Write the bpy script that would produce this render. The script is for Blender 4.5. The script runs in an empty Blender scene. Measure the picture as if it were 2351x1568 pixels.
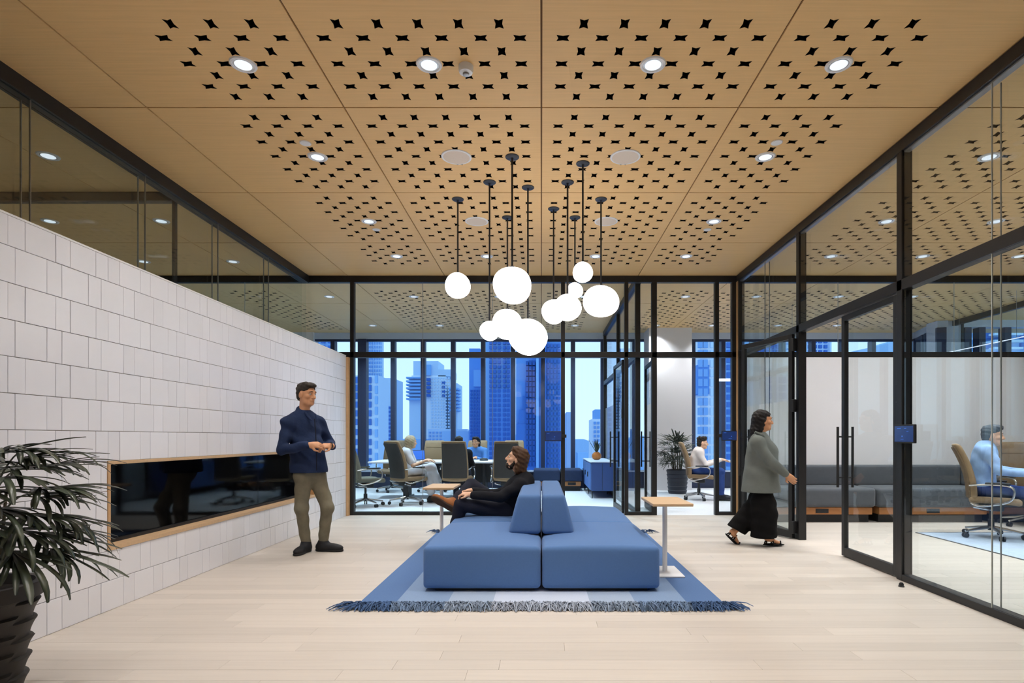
import bpy, bmesh, math, random
import numpy as np
from mathutils import Vector, Matrix
random.seed(7); RNG = np.random.default_rng(7)
SC = bpy.context.scene
COL = SC.collection
pi = math.pi
# ---------------------------------------------------------------- camera, sky, exposure
FPX, VX, VY, CH = 1305.0, 1243.0, 1005.0, 1.2          # focal length in pixels, vanishing point, eye height
cam = bpy.data.objects.new('camera', bpy.data.cameras.new('camera')); COL.objects.link(cam)
cam.location = (0, 0, CH); cam.rotation_euler = (pi / 2, 0, 0)
cam.data.sensor_width = 36; cam.data.lens = FPX / 2351 * 36
cam.data.shift_x = (1175.5 - VX) / 2351; cam.data.shift_y = (VY - 784) / 2351
cam.data.clip_start = 0.05; cam.data.clip_end = 900
SC.camera = cam
SC.view_settings.view_transform = 'Standard'; SC.view_settings.look = 'None'
SC.view_settings.gamma = 1; SC.view_settings.use_curve_mapping = False
SC.view_settings.exposure = 0.0
SC.cycles.transparent_max_bounces = 40
SC.cycles.max_bounces = 8; SC.cycles.diffuse_bounces = 4; SC.cycles.glossy_bounces = 3
SC.cycles.caustics_reflective = False; SC.cycles.caustics_refractive = False
SC.cycles.sample_clamp_indirect = 12; SC.cycles.use_light_tree = False
SPOT_W = 106.0          # main downlights
GLOBE = 4.3            # pendant globes
W = bpy.data.worlds.new('sky'); SC.world = W; W.use_nodes = True
_n = W.node_tree.nodes; _l = W.node_tree.links
_bg = _n['Background']; _tc = _n.new('ShaderNodeTexCoord'); _sp = _n.new('ShaderNodeSeparateXYZ'); _rp = _n.new('ShaderNodeValToRGB')
_l.new(_tc.outputs['Generated'], _sp.inputs[0]); _l.new(_sp.outputs['Z'], _rp.inputs[0]); _l.new(_rp.outputs[0], _bg.inputs[0])
_rp.color_ramp.elements[0].position = 0.0; _rp.color_ramp.elements[0].color = (0.60, 0.84, 1.0, 1)
_rp.color_ramp.elements[1].position = 0.6; _rp.color_ramp.elements[1].color = (0.42, 0.72, 1.0, 1)
_bg.inputs[1].default_value = 1.35

# ---------------------------------------------------------------- helpers
CEIL = 3.71
def P(px, py, Y):
    return np.array([(px - VX) * Y / FPX, Y, CH - (py - VY) * Y / FPX])
def lin(c):
    r = []
    for v in c[:3]:
        v = v / 255.0
        r.append(v / 12.92 if v <= 0.04045 else ((v + 0.055) / 1.055) ** 2.4)
    return (*r, 1)
MATS = {}
def mat(name, col, rough=0.6, metal=0.0, var=0.0, vscale=8.0, vstretch=(1, 1, 1), bump=0.0, bscale=60.0, emit=None, estr=1.0, rnd=0.0, spec=0.5, coat=0.0, sheen=0.0, bstretch=None):
    if name in MATS: return MATS[name]
    m = bpy.data.materials.new(name); m.use_nodes = True
    N = m.node_tree.nodes; L = m.node_tree.links; b = N['Principled BSDF']
    c = lin(col); b.inputs['Base Color'].default_value = c
    b.inputs['Roughness'].default_value = rough; b.inputs['Metallic'].default_value = metal
    b.inputs['Specular IOR Level'].default_value = spec; b.inputs['Coat Weight'].default_value = coat
    if sheen: b.inputs['Sheen Weight'].default_value = sheen
    if emit:
        b.inputs['Emission Color'].default_value = lin(emit); b.inputs['Emission Strength'].default_value = estr
    src = None
    def coords(st, sc, obj=True):
        t = N.new('ShaderNodeTexCoord'); mp = N.new('ShaderNodeMapping')
        mp.inputs['Scale'].default_value = (st[0] * sc, st[1] * sc, st[2] * sc)
        L.new(t.outputs['Object'], mp.inputs[0])
        if rnd:
            oi = N.new('ShaderNodeObjectInfo'); g = N.new('ShaderNodeNewGeometry'); ad = N.new('ShaderNodeMath'); ad.operation = 'ADD'
            L.new(oi.outputs['Random'], ad.inputs[0]); L.new(g.outputs['Random Per Island'], ad.inputs[1])
            mu = N.new('ShaderNodeMath'); mu.operation = 'MULTIPLY'; mu.inputs[1].default_value = 37.0
            L.new(ad.outputs[0], mu.inputs[0]); cb = N.new('ShaderNodeCombineXYZ'); L.new(mu.outputs[0], cb.inputs[0]); L.new(mu.outputs[0], cb.inputs[2])
            L.new(cb.outputs[0], mp.inputs['Location'])
        return mp.outputs[0]
    if var or rnd:
        f = None
        if var:
            nt = N.new('ShaderNodeTexNoise'); nt.inputs['Scale'].default_value = 1; nt.inputs['Detail'].default_value = 5; nt.inputs['Roughness'].default_value = 0.6
            L.new(coords(vstretch, vscale), nt.inputs['Vector'])
            mr = N.new('ShaderNodeMapRange'); mr.inputs[1].default_value = 0.25; mr.inputs[2].default_value = 0.75
            mr.inputs[3].default_value = 1 - var; mr.inputs[4].default_value = 1 + var
            L.new(nt.outputs['Fac'], mr.inputs[0]); f = mr.outputs[0]
        if rnd:
            oi = N.new('ShaderNodeObjectInfo'); g = N.new('ShaderNodeNewGeometry'); ad = N.new('ShaderNodeMath'); ad.operation = 'ADD'
            L.new(oi.outputs['Random'], ad.inputs[0]); L.new(g.outputs['Random Per Island'], ad.inputs[1])
            fr = N.new('ShaderNodeMath'); fr.operation = 'FRACT'; L.new(ad.outputs[0], fr.inputs[0])
            m2 = N.new('ShaderNodeMapRange'); m2.inputs[3].default_value = 1 - rnd; m2.inputs[4].default_value = 1 + rnd * 0.6
            L.new(fr.outputs[0], m2.inputs[0])
            if f is None: f = m2.outputs[0]
            else:
                mm = N.new('ShaderNodeMath'); mm.operation = 'MULTIPLY'; L.new(f, mm.inputs[0]); L.new(m2.outputs[0], mm.inputs[1]); f = mm.outputs[0]
        mx = N.new('ShaderNodeVectorMath'); mx.operation = 'SCALE'; mx.inputs[0].default_value = c[:3]
        L.new(f, mx.inputs['Scale']); L.new(mx.outputs[0], b.inputs['Base Color'])
    if bump:
        nb = N.new('ShaderNodeTexNoise'); nb.inputs['Scale'].default_value = 1; nb.inputs['Detail'].default_value = 3
        L.new(coords(bstretch or vstretch, bscale), nb.inputs['Vector'])
        bp = N.new('ShaderNodeBump'); bp.inputs['Strength'].default_value = bump; bp.inputs['Distance'].default_value = 0.01
        L.new(nb.outputs['Fac'], bp.inputs['Height']); L.new(bp.outputs[0], b.inputs['Normal'])
    MATS[name] = m; return m
def glass_mat(name, tint, ior=1.6, rough=0.0):
    m = bpy.data.materials.new(name); m.use_nodes = True
    N = m.node_tree.nodes; L = m.node_tree.links
    for n in list(N): N.remove(n)
    out = N.new('ShaderNodeOutputMaterial'); mix = N.new('ShaderNodeMixShader'); tr = N.new('ShaderNodeBsdfTransparent'); gl = N.new('ShaderNodeBsdfGlossy')
    fr = N.new('ShaderNodeFresnel'); fr.inputs['IOR'].default_value = ior; ge = N.new('ShaderNodeNewGeometry')
    sb = N.new('ShaderNodeMath'); sb.operation = 'SUBTRACT'; sb.inputs[0].default_value = 1; L.new(ge.outputs['Backfacing'], sb.inputs[1])
    mu = N.new('ShaderNodeMath'); mu.operation = 'MULTIPLY'; L.new(fr.outputs[0], mu.inputs[0]); L.new(sb.outputs[0], mu.inputs[1])
    tr.inputs[0].default_value = (*tint, 1); gl.inputs['Roughness'].default_value = rough
    L.new(mu.outputs[0], mix.inputs[0]); L.new(tr.outputs[0], mix.inputs[1]); L.new(gl.outputs[0], mix.inputs[2]); L.new(mix.outputs[0], out.inputs[0])
    MATS[name] = m; return m
G_CLEAR = glass_mat('clear_glass', (0.952, 0.975, 0.978), 1.5)
G_BACK = glass_mat('low_glare_glass', (0.958, 0.975, 0.982), 1.2)
G_WIN = glass_mat('window_glass', (0.97, 0.985, 1.0), 1.35)
M = {
 'ceil': mat('oak_ceiling', (230, 189, 131), 0.5, var=0.07, vscale=1.0, vstretch=(1.6, 55, 1), spec=0.25),
 'void': mat('void_shade', (14, 12, 11), 0.9, spec=0.1),
 'black': mat('black_aluminium', (24, 24, 26), 0.42, metal=0.0, var=0.08, vscale=6),
 'plank': mat('oak_plank', (202, 193, 183), 0.42, var=0.045, vscale=1.0, vstretch=(2.2, 42, 20), rnd=0.075, spec=0.35),
 'gap': mat('floor_gap', (184, 162, 140), 0.9),
 'carpet': mat('pale_carpet', (214, 216, 220), 0.95, var=0.06, vscale=30, bump=0.3, bscale=400, spec=0.1),
 'tile': mat('glazed_tile', (236, 237, 244), 0.22, var=0.015, vscale=4, rnd=0.035, bump=0.05, bscale=5, spec=0.45),
 'grout': mat('grout', (150, 142, 132), 0.95),
 'oak': mat('oak_trim', (205, 165, 120), 0.5, var=0.07, vscale=3, vstretch=(1, 8, 8)),
 'oakx': mat('oak_trim_x', (206, 174, 136), 0.45, var=0.08, vscale=3, vstretch=(1.5, 25, 8)),
 'white': mat('white_plaster', (228, 226, 228), 0.85, var=0.012, vscale=2, spec=0.2),
 'wpaint': mat('white_powder_coat', (232, 232, 234), 0.4),
 'blackglass': mat('black_fire_glass', (6, 6, 8), 0.05, spec=0.16),
 'soffit': mat('window_soffit', (190, 200, 218), 0.7),
 'mull': mat('window_mullion', (44, 54, 84), 0.5),
 'chrome': mat('polished_aluminium', (205, 205, 205), 0.2, metal=0.9),
 'steel': mat('brushed_steel', (160, 160, 160), 0.35, metal=0.8),
 'sofa': mat('blue_wool', (88, 122, 172), 0.92, var=0.035, vscale=60, bump=0.25, bscale=500, spec=0.15, sheen=0.15),
 'joint': mat('glass_joint', (176, 178, 174), 0.3), 'jointback': mat('joint_back', (120, 86, 52), 0.8),
 'dark': mat('dark_plastic', (26, 27, 30), 0.5),
 'screen': mat('dark_screen', (30, 48, 92), 0.15, var=0.25, vscale=9, emit=(30, 60, 130), estr=0.35),
}
LOC = {}
def setp(o, label=None, cat=None, group=None, kind=None):
    if label: o['label'] = label
    if cat: o['category'] = cat
    if group: o['group'] = group
    if kind: o['kind'] = kind
    return o
def thing(name, label, cat, loc=(0, 0, 0), group=None, kind=None):
    o = bpy.data.objects.new(name, None); COL.objects.link(o); o.location = loc; o.empty_display_size = 0.1
    LOC[o.name] = np.array(loc, float)
    return setp(o, label, cat, group, kind)
def ring(n, r=1.0, a0=0.0):
    return [(r * math.cos(a0 + 2 * pi * i / n), r * math.sin(a0 + 2 * pi * i / n)) for i in range(n)]
class MB:
    def __init__(s): s.v = []; s.f = []
    def add(s, vs, fs):
        b = len(s.v); s.v.extend([tuple(map(float, p)) for p in vs]); s.f.extend([tuple(b + i for i in q) for q in fs]); return s
    def box(s, x0, x1, y0, y1, z0, z1):
        return s.add([(x0,y0,z0),(x1,y0,z0),(x1,y1,z0),(x0,y1,z0),(x0,y0,z1),(x1,y0,z1),(x1,y1,z1),(x0,y1,z1)],
                     [(3,2,1,0),(4,5,6,7),(0,1,5,4),(1,2,6,5),(2,3,7,6),(3,0,4,7)])
    def cbox(s, x0, x1, y0, y1, z0, z1, c=0.006):
        # chamfered box: 24 verts via rounded box with one segment
        return s.rbox((x0+x1)/2, (y0+y1)/2, (z0+z1)/2, x1-x0, y1-y0, z1-z0, c, 1, 1)
    def rbox(s, cx, cy, cz, sx, sy, sz, r, nr=3, nf=2, fn=None):
        # rounded box: grid per axis with nr steps in each corner radius and nf across the flat
        r = min(r, sx/2*.999, sy/2*.999, sz/2*.999)
        def ax(L):
            h = L/2; o = []
            for i in range(nr): o.append(-h + r*(1-math.cos(pi/2*i/nr)) if False else -h + r*i/nr)
            for i in range(nf+1): o.append(-h + r + (L-2*r)*i/nf)
            for i in range(1, nr+1): o.append(h - r + r*i/nr)
            return o
        A = [ax(sx), ax(sy), ax(sz)]; H = [sx/2, sy/2, sz/2]
        idx = {}; vs = []; fs = []
        def vert(i, j, k):
            key = (i, j, k)
            if key in idx: return idx[key]
            p = np.array([A[0][i], A[1][j], A[2][k]])
            inner = np.array([max(-H[q]+r, min(H[q]-r, p[q])) for q in range(3)])
            d = p - inner; n = np.linalg.norm(d)
            if n > 1e-9: p = inner + d/n*r
            if fn is not None: p = np.array(fn(p))
            idx[key] = len(vs); vs.append((p[0]+cx, p[1]+cy, p[2]+cz)); return idx[key]
        n0, n1, n2 = len(A[0])-1, len(A[1])-1, len(A[2])-1
        for i in range(n0):
            for j in range(n1):
                fs.append((vert(i,j,0), vert(i,j+1,0), vert(i+1,j+1,0), vert(i+1,j,0)))
                fs.append((vert(i,j,n2), vert(i+1,j,n2), vert(i+1,j+1,n2), vert(i,j+1,n2)))
        for i in range(n0):
            for k in range(n2):
                fs.append((vert(i,0,k), vert(i+1,0,k), vert(i+1,0,k+1), vert(i,0,k+1)))
                fs.append((vert(i,n1,k), vert(i,n1,k+1), vert(i+1,n1,k+1), vert(i+1,n1,k)))
        for j in range(n1):
            for k in range(n2):
                fs.append((vert(0,j,k), vert(0,j,k+1), vert(0,j+1,k+1), vert(0,j+1,k)))
                fs.append((vert(n0,j,k), vert(n0,j+1,k), vert(n0,j+1,k+1), vert(n0,j,k+1)))
        return s.add(vs, fs)
    def tube(s, pts, r, n=8, cap=True):
        pts = [np.array(p, float) for p in pts]; rs = r if hasattr(r, '__len__') else [r]*len(pts)
        vs = []; fs = []; up = None
        for i, p in enumerate(pts):
            t = pts[min(i+1, len(pts)-1)] - pts[max(i-1, 0)]; t = t/(np.linalg.norm(t)+1e-12)
            if up is None: up = np.array([0,0,1.0]) if abs(t[2]) < .9 else np.array([1.0,0,0])
            a = np.cross(t, up); a /= np.linalg.norm(a)+1e-12; b = np.cross(a, t); up = b
            for c, d in ring(n): vs.append(p + rs[i]*(a*c + b*d))
        for i in range(len(pts)-1):
            for k in range(n):
                q = (k+1) % n; fs.append((i*n+k, i*n+q, (i+1)*n+q, (i+1)*n+k))
        if cap:
            fs.append(tuple(range(n))[::-1]); fs.append(tuple((len(pts)-1)*n+k for k in range(n)))
        return s.add(vs, fs)
    def lathe(s, prof, n=24, c=(0,0,0), fn=None):
        vs = []; fs = []
        for (r, z) in prof:
            for a, b in ring(n): 
                q = (c[0]+r*a, c[1]+r*b, c[2]+z); vs.append(fn(q) if fn else q)
        for i in range(len(prof)-1):
            for k in range(n):
                q = (k+1) % n; fs.append((i*n+k, i*n+q, (i+1)*n+q, (i+1)*n+k))
        fs.append(tuple(range(n))[::-1]); fs.append(tuple((len(prof)-1)*n+k for k in range(n)))
        return s.add(vs, fs)
    def prism(s, poly, axis, a0, a1):
        # polygon in the other two axes extruded along axis
        n = len(poly); vs = []
        for a in (a0, a1):
            for (u, v) in poly:
                vs.append({'x': (a,u,v), 'y': (u,a,v), 'z': (u,v,a)}[axis])
        fs = [tuple(range(n))[::-1], tuple(range(n, 2*n))] + [(i, (i+1)%n, n+(i+1)%n, n+i) for i in range(n)]
        return s.add(vs, fs)
    def mesh(s, name, off=(0,0,0), recalc=False):
        me = bpy.data.meshes.new(name); o = np.array(off)
        me.from_pydata([(p[0]-o[0], p[1]-o[1], p[2]-o[2]) for p in s.v], [], s.f)
        if recalc:
            b = bmesh.new(); b.from_mesh(me); bmesh.ops.recalc_face_normals(b, faces=b.faces); b.to_mesh(me); b.free()
        me.update(); return me
    def build(s, name, m, parent=None, smooth=False, kind=None, recalc=True, label=None):
        off = LOC[parent.name] if parent else (0,0,0)
        me = s.mesh(name, off, recalc)
        return link(name, me, m, parent, smooth, kind, label)
def link(name, me, m, parent=None, smooth=False, kind=None, label=None, loc=None):
    if m and not me.materials: me.materials.append(M[m] if isinstance(m, str) else m)
    if smooth:
        me.polygons.foreach_set('use_smooth', [True]*len(me.polygons))
        if smooth != 'all': me.set_sharp_from_angle(angle=math.radians(42))
    o = bpy.data.objects.new(name, me); COL.objects.link(o)
    if parent: o.parent = parent; LOC[o.name] = LOC[parent.name]
    else: LOC[o.name] = np.zeros(3)
    if loc is not None: o.location = loc
    if kind: o['kind'] = kind
    if label: o['label'] = label
    return o
def copy_tree(o, parent=None):
    c = o.copy(); COL.objects.link(c); c.parent = parent
    for ch in list(o.children): copy_tree(ch, c)
    return c
def box_part(name, m, parent, *b, c=0.0, kind=None):
    k = MB(); (k.cbox(*b, c=c) if c else k.box(*b)); return k.build(name, m, parent, kind=kind)
def pane(parent, *b, m='clear_glass', name='pane'):
    return MB().box(*b).build(name, MATS[m], parent)
# ---------------------------------------------------------------- ceiling
XR, XL, YB = 3.02, -3.62, 8.80            # right glazing, left clerestory glazing, back glazing
ceiling = MB().box(-9.2, 14, -2.2, 13.72, CEIL+0.075, CEIL+0.2).build('ceiling', 'void')
setp(ceiling, 'perforated oak panel ceiling with a grid of dark joints', 'ceiling', kind='structure')
PC = 0.123; PT = 0.02; PG = 0.006
panel_cache = {}
def panel_mesh(sx, sy, c0, c1, r0, r1):
    key = (round(sx,3), round(sy,3), c0, c1, r0, r1)
    if key in panel_cache: return panel_cache[key]
    b = MB(); b.hole = []; hx, hy = sx/2-PG, sy/2-PG
    if c1 <= c0 or r1 <= r0:
        b.box(-hx, hx, -hy, hy, 0, PT)
    else:
        mx = 0.75 - PC*5.5          # margin of an 1.5 m panel
        x0, y0 = -sx/2+mx, -sy/2+mx; X1, Y1 = x0+11*PC, y0+11*PC
        # margins
        for q in ((-hx, hx, -hy, y0), (-hx, hx, Y1, hy), (-hx, x0, y0, Y1), (X1, hx, y0, Y1)):
            b.add([(q[0],q[2],0),(q[1],q[2],0),(q[1],q[3],0),(q[0],q[3],0)], [(3,2,1,0)])
        b.add([(-hx,-hy,0),(hx,-hy,0),(hx,hy,0),(-hx,hy,0),(-hx,-hy,PT),(hx,-hy,PT),(hx,hy,PT),(-hx,hy,PT)],
              [(0,1,5,4),(1,2,6,5),(2,3,7,6),(3,0,4,7)])
        for r in range(11):
            for c in range(11):
                cx, cy = x0+(c+.5)*PC, y0+(r+.5)*PC; h = PC/2
                if (r+c) % 2 == 1 and c0 <= c < c1 and r0 <= r < r1:
                    a, d = (0.041, 0.0275) if r % 2 else (0.0275, 0.041)
                    st = [(a,d),(0,d*.74),(-a,d),(-a*.70,0),(-a,-d),(0,-d*.74),(a,-d),(a*.70,0)]
                    if r % 2 == 0: st = [(a,d),(0,d*.70),(-a,d),(-a*.74,0),(-a,-d),(0,-d*.70),(a,-d),(a*.74,0)]
                    sq = [(h,h),(0,h),(-h,h),(-h,0),(-h,-h),(0,-h),(h,-h),(h,0)]
                    vs = [(cx+p,cy+q,0) for p,q in sq]+[(cx+p,cy+q,0) for p,q in st]+[(cx+p,cy+q,PT) for p,q in st]
                    fs = []
                    for i in range(8):
                        j = (i+1) % 8; fs.append((j, i, 8+i, 8+j)); fs.append((8+j, 8+i, 16+i, 16+j)); b.hole.append(len(b.f)+len(fs)-1)
                    b.add(vs, fs)
                else:
                    b.add([(cx-h,cy-h,0),(cx+h,cy-h,0),(cx+h,cy+h,0),(cx-h,cy+h,0)], [(3,2,1,0)])
    me = b.mesh('ceiling_panel'); me.materials.append(M['ceil']); me.materials.append(M['void'])
    for q in b.hole: me.polygons[q].material_index = 1  # hole sides painted black for the shade inside the perforations
    me.update(); panel_cache[key] = me; return me
XE = [-9.0,-7.5,-6.0,-4.5,-3.62,-3.0,-1.5,0,1.5,3.02,4.5,6.0,7.5,9.0,10.5,12.0]
YE = [-1.68,-0.18,1.32,2.82,4.32,5.82,7.32,8.82,9.12,10.62,12.12,13.62]
for i in range(len(XE)-1):
    for j in range(len(YE)-1):
        x0, x1, y0, y1 = XE[i], XE[i+1], YE[j], YE[j+1]
        if y1 <= 2.9 and abs((x0+x1)/2) > 5: continue
        c0, c1, r0, r1 = 0, 11, 0, 11
        front = y1 < 8.9
        if x1-x0 < 1.4 or y1-y0 < 1.4: c1 = 0
        if front:
            if x1 <= -2.9: c1 = 0
            if y1 <= 2.9: c1 = 0
            if abs(y0-2.82) < .01: r0 = 4
            if abs(y1-8.82) < .01: r1 = 7
            if abs(x0+3.0) < .01: c0 = 4
            if abs(x0-1.5) < .01: c1 = 7
            if abs(x0-3.02) < .01: c0 = 4
        else:
            if x0 < -6.1: c1 = 0
            if abs(x0+6.0) < .01: c0 = 4
            if abs(y0-9.12) < .01: r0 = 4
            if abs(y0-12.12) < .01: r1 = 8
            if abs(x0) < .01: c1 = 7
            if abs(x0-1.5) < .01: c0 = 4
            if x0 > 8: c1 = 0
        if x1-x0 < 1.4 or y1-y0 < 1.4 or y1 <= 2.9: c1 = 0
        me = panel_mesh(x1-x0, y1-y0, c0, c1, r0, r1)
        link('ceiling_panel', me, None, ceiling, loc=((x0+x1)/2, (y0+y1)/2, CEIL))

jb = MB()
for x in XE[1:-1]: jb.box(x-PG, x+PG, YE[0], YE[-1], CEIL+.012, CEIL+.016)
for y in YE[1:-1]: jb.box(XE[0], XE[-1], y-PG, y+PG, CEIL+.0125, CEIL+.0155)
jb.build('joint_backing', 'jointback', ceiling)
# ---------------------------------------------------------------- floor
floor = MB().box(-9.2, 9.6, -2.2, YB+0.02, -0.12, -0.0225).build('floor', 'gap')
setp(floor, 'pale oak plank floor running through lobby and right hand room', 'floor', kind='structure')
planks = []; PWD = 0.13
y = -2.0
while y < YB-0.01:
    w = min(PWD, YB-y); x = -9.0 + random.random()*1.5 - 1.2
    while x < 9.5:
        L = random.choice((0.6, 0.9, 1.1, 1.3, 1.6, 1.9, 2.3)) * random.uniform(.9, 1.1)
        a, bb = max(x, -9.0), min(x+L, 9.5)
        if bb-a > 0.02: planks.append((a, bb, y, y+w))
        x += L
    y += PWD
def inview(p):
    yc = (p[2]+p[3])/2
    if yc < 2.74: return -1
    l, r = VX+p[0]*FPX/yc, VX+p[1]*FPX/yc
    l, r = max(l, 0), min(r, 2351)
    if r <= l: return -1
    if p[1] < -3.0: return -1
    return (r-l)*CH*FPX*PWD/yc**2
order = sorted(range(len(planks)), key=lambda i: -inview(planks[i]))
near = set([i for i in order[:300] if inview(planks[i]) > 0])
rest = MB()
unit = {}
for i, p in enumerate(planks):
    g = 0.0005
    if i in near:
        L = round((p[1]-p[0])*20)/20
        me = MB().cbox(-(p[1]-p[0])/2+g, (p[1]-p[0])/2-g, -PWD/2+g, PWD/2-g, -0.022, 0.0, c=0.0012).mesh('plank')
        link('plank', me, 'plank', floor, loc=((p[0]+p[1])/2, (p[2]+p[3])/2, random.uniform(-.0004, 0)))
    else:
        rest.box(p[0]+g, p[1]-g, p[2]+g, p[3]-g, -0.022, random.uniform(-.0004, 0))
rest.build('plank_field', 'plank', floor, kind='stuff')
fb = MB().box(-9.2, 14, YB+0.02, 13.9, -0.12, 0.0).build('floor', 'carpet')
setp(fb, 'pale grey carpet floor of the meeting rooms behind the glass', 'floor', kind='structure')

# ---------------------------------------------------------------- tiled wall with fireplace recess
TW = -3.0; TH = 2.455; TP = 0.2075
FY0, FY1, FZ0, FZ1 = 3.93, 7.60, TP*2, TP*5
b = MB()
cx0, cx1 = XL+0.03, TW-0.012
b.box(cx0, cx1, 0.6, FY0, 0, TH); b.box(cx0, cx1, FY1, YB-0.07, 0, TH)
b.box(cx0, cx1, FY0, FY1, 0, FZ0); b.box(cx0, cx1, FY0, FY1, FZ1, TH); b.box(cx0, TW-0.30, FY0, FY1, FZ0, FZ1)
wl = b.build('wall_left', 'grout'); setp(wl, 'low wall of off-white square and narrow glazed tiles', 'wall', kind='structure')
WD, NW = 0.2085, 0.108
tiles = []
nrow = int(math.ceil(TH/TP))
for r in range(nrow):
    z0, z1 = r*TP, min((r+1)*TP, TH)
    pat, y = ([WD, NW], 3.241-8*(WD+NW)) if (r % 2 == 0) else ([WD, NW, WD, NW, NW], 3.304-4*(2*WD+3*NW))
    if r % 2 == 0: pass
    k = 0
    while y < YB-0.07:
        w = pat[k % len(pat)]; a, bb = max(y, 0.6), min(y+w, YB-0.07)
        if bb-a > 0.015:
            segs = [(a, bb)]
            if z0 > FZ0-.01 and z1 < FZ1+.01:
                segs = [(s0, s1) for (s0, s1) in ((a, min(bb, FY0)), (max(a, FY1), bb)) if s1-s0 > 0.012]
            for s0, s1 in segs: tiles.append((s0, s1, z0, z1))
        y += w; k += 1
def tarea(t):
    yc = (t[0]+t[1])/2
    if VX+TW*FPX/yc < 0: return -1
    return (t[3]-t[2])*abs(1/t[0]-1/t[1])/yc
order = sorted(range(len(tiles)), key=lambda i: -tarea(tiles[i])); nearset = set(order[:300])
trest = MB(); tcache = {}
for i, (y0, y1, z0, z1) in enumerate(tiles):
    g = 0.0032
    if i in nearset:
        key = (round(y1-y0, 4), round(z1-z0, 4))
        if key not in tcache:
            tcache[key] = MB().cbox(-0.012, 0.0, -(y1-y0)/2+g/2, (y1-y0)/2-g/2, -(z1-z0)/2+g/2, (z1-z0)/2-g/2, c=0.0022).mesh('tile')
        o = link('tile', tcache[key], 'tile', wl, loc=(TW+random.uniform(-.0012, .0006), (y0+y1)/2, (z0+z1)/2))
        o.rotation_euler = (0, random.uniform(-.004, .004), random.uniform(-.004, .004))
    else:
        trest.box(TW-0.012, TW+random.uniform(-.001, .0005), y0+g/2, y1-g/2, z0+g/2, z1-g/2)
trest.build('tile_field', 'tile', wl, kind='stuff')
box_part('wall_cap', 'wpaint', wl, XL-0.05, TW, 0.6, YB-0.07, TH, TH+0.012)
# fireplace
fp = thing('fireplace', 'long black linear fireplace with oak frame set in the tiled wall', 'fireplace', (TW, FY0, FZ0))
f1, d1 = 0.024, 0.13
box_part('frame_top', 'oakx', fp, TW-d1, TW+0.006, FY0, FY1, FZ1-f1, FZ1, c=.002)
box_part('frame_bottom', 'oakx', fp, TW-d1, TW+0.006, FY0, FY1, FZ0, FZ0+f1+.006, c=.002)
box_part('frame_side', 'oak', fp, TW-d1, TW+0.006, FY0, FY0+f1, FZ0+f1, FZ1-f1, c=.002)
box_part('frame_side', 'oak', fp, TW-d1, TW+0.006, FY1-f1, FY1, FZ0+f1, FZ1-f1, c=.002)
box_part('glass_front', 'blackglass', fp, TW-d1-.01, TW-d1+0.012, FY0+.01, FY1-.01, FZ0+.01, FZ1-.01)
box_part('metal_ledge', 'dark', fp, TW-d1+.01, TW-d1+.035, FY0+f1, FY1-f1, FZ0+f1, FZ0+f1+.03)

# ---------------------------------------------------------------- left clerestory above the tiled wall
cl = thing('window_1', 'dark framed clerestory glass above the tiled wall', 'window', (XL, 0.6, TH), kind='structure')
box_part('header', 'black', cl, XL-0.10, XL+0.02, -1.5, YB, CEIL-0.115, CEIL)
box_part('sill', 'black', cl, XL-0.10, XL+0.0, 0.6, YB, TH+.012, TH+0.045)
yj = [0.6, 1.70, 2.86, 4.03, 5.20, 6.37, 7.55, YB-0.05]
for a, c in zip(yj[:-1], yj[1:]):
    pane(cl, XL-0.012, XL, a+.004, c-.004, TH+.045, CEIL-.115); pane(cl, XL-0.077, XL-0.065, a+.004, c-.004, TH+.045, CEIL-.115)
for q in yj[1:-1]:
    for xx in (XL-.006, XL-.071):
        box_part('glass_joint', 'steel', cl, xx-.006, xx+.006, q-.003, q+.003, TH+.045, CEIL-.115)
# cross partition in the room behind it
wx = thing('wall_left', 'glass cross partition seen through the clerestory', 'wall', (-4.5, 5.83, 0), kind='structure')
box_part('header', 'black', wx, -9, XL-.11, 5.80, 5.88, CEIL-0.09, CEIL)
box_part('post', 'black', wx, XL-.15, XL-.12, 5.80, 5.84, 0, CEIL-.09)
box_part('post', 'black', wx, -5.85, -5.78, 5.80, 5.86, 0, CEIL-.09)
pane(wx, -5.78, XL-.15, 5.82, 5.832, 0.05, CEIL-.09); pane(wx, -9, -5.85, 5.82, 5.832, 0.05, CEIL-.09)
box_part('sill', 'black', wx, -9, XL-.11, 5.80, 5.86, 0, 0.05)

# ---------------------------------------------------------------- right glazed wall
FD = 0.09
wr = thing('wall_right', 'black framed glass wall along the right of the lobby', 'wall', (XR, 4.8, 0), kind='structure')
TZ0, TZ1 = 2.44, 2.53
def rw(name, y0, y1, z0, z1, m='black', x0=XR, x1=XR+FD): return box_part(name, m, wr, x0, x1, y0, y1, z0, z1, c=.003)
rw('header', -1.6, YB, CEIL-0.10, CEIL); rw('header_trim', -1.6, YB, CEIL-.118, CEIL-.10, m='steel', x0=XR+.02, x1=XR+.07)
rw('transom', -1.6, YB-.1, TZ0, TZ1)
rw('sill', -1.6, 4.765, 0.0, 0.055)
PA0, PA1, PB0, PB1 = 4.765, 4.835, 6.67, 6.74
for (a, c) in ((PA0, PA1), (PB0, PB1), (YB-.10, YB)): rw('post', a, c, 0, CEIL-.10)
rw('sill', PB1, YB-.1, 0.0, 0.055)
rw('post', 1.30, 1.37, 0, CEIL-.10)
def rpane(y0, y1, z0, z1):
    pane(wr, XR+.012, XR+.022, y0, y1, z0, z1); pane(wr, XR+.072, XR+.082, y0, y1, z0, z1)
JY = 3.83
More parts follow.
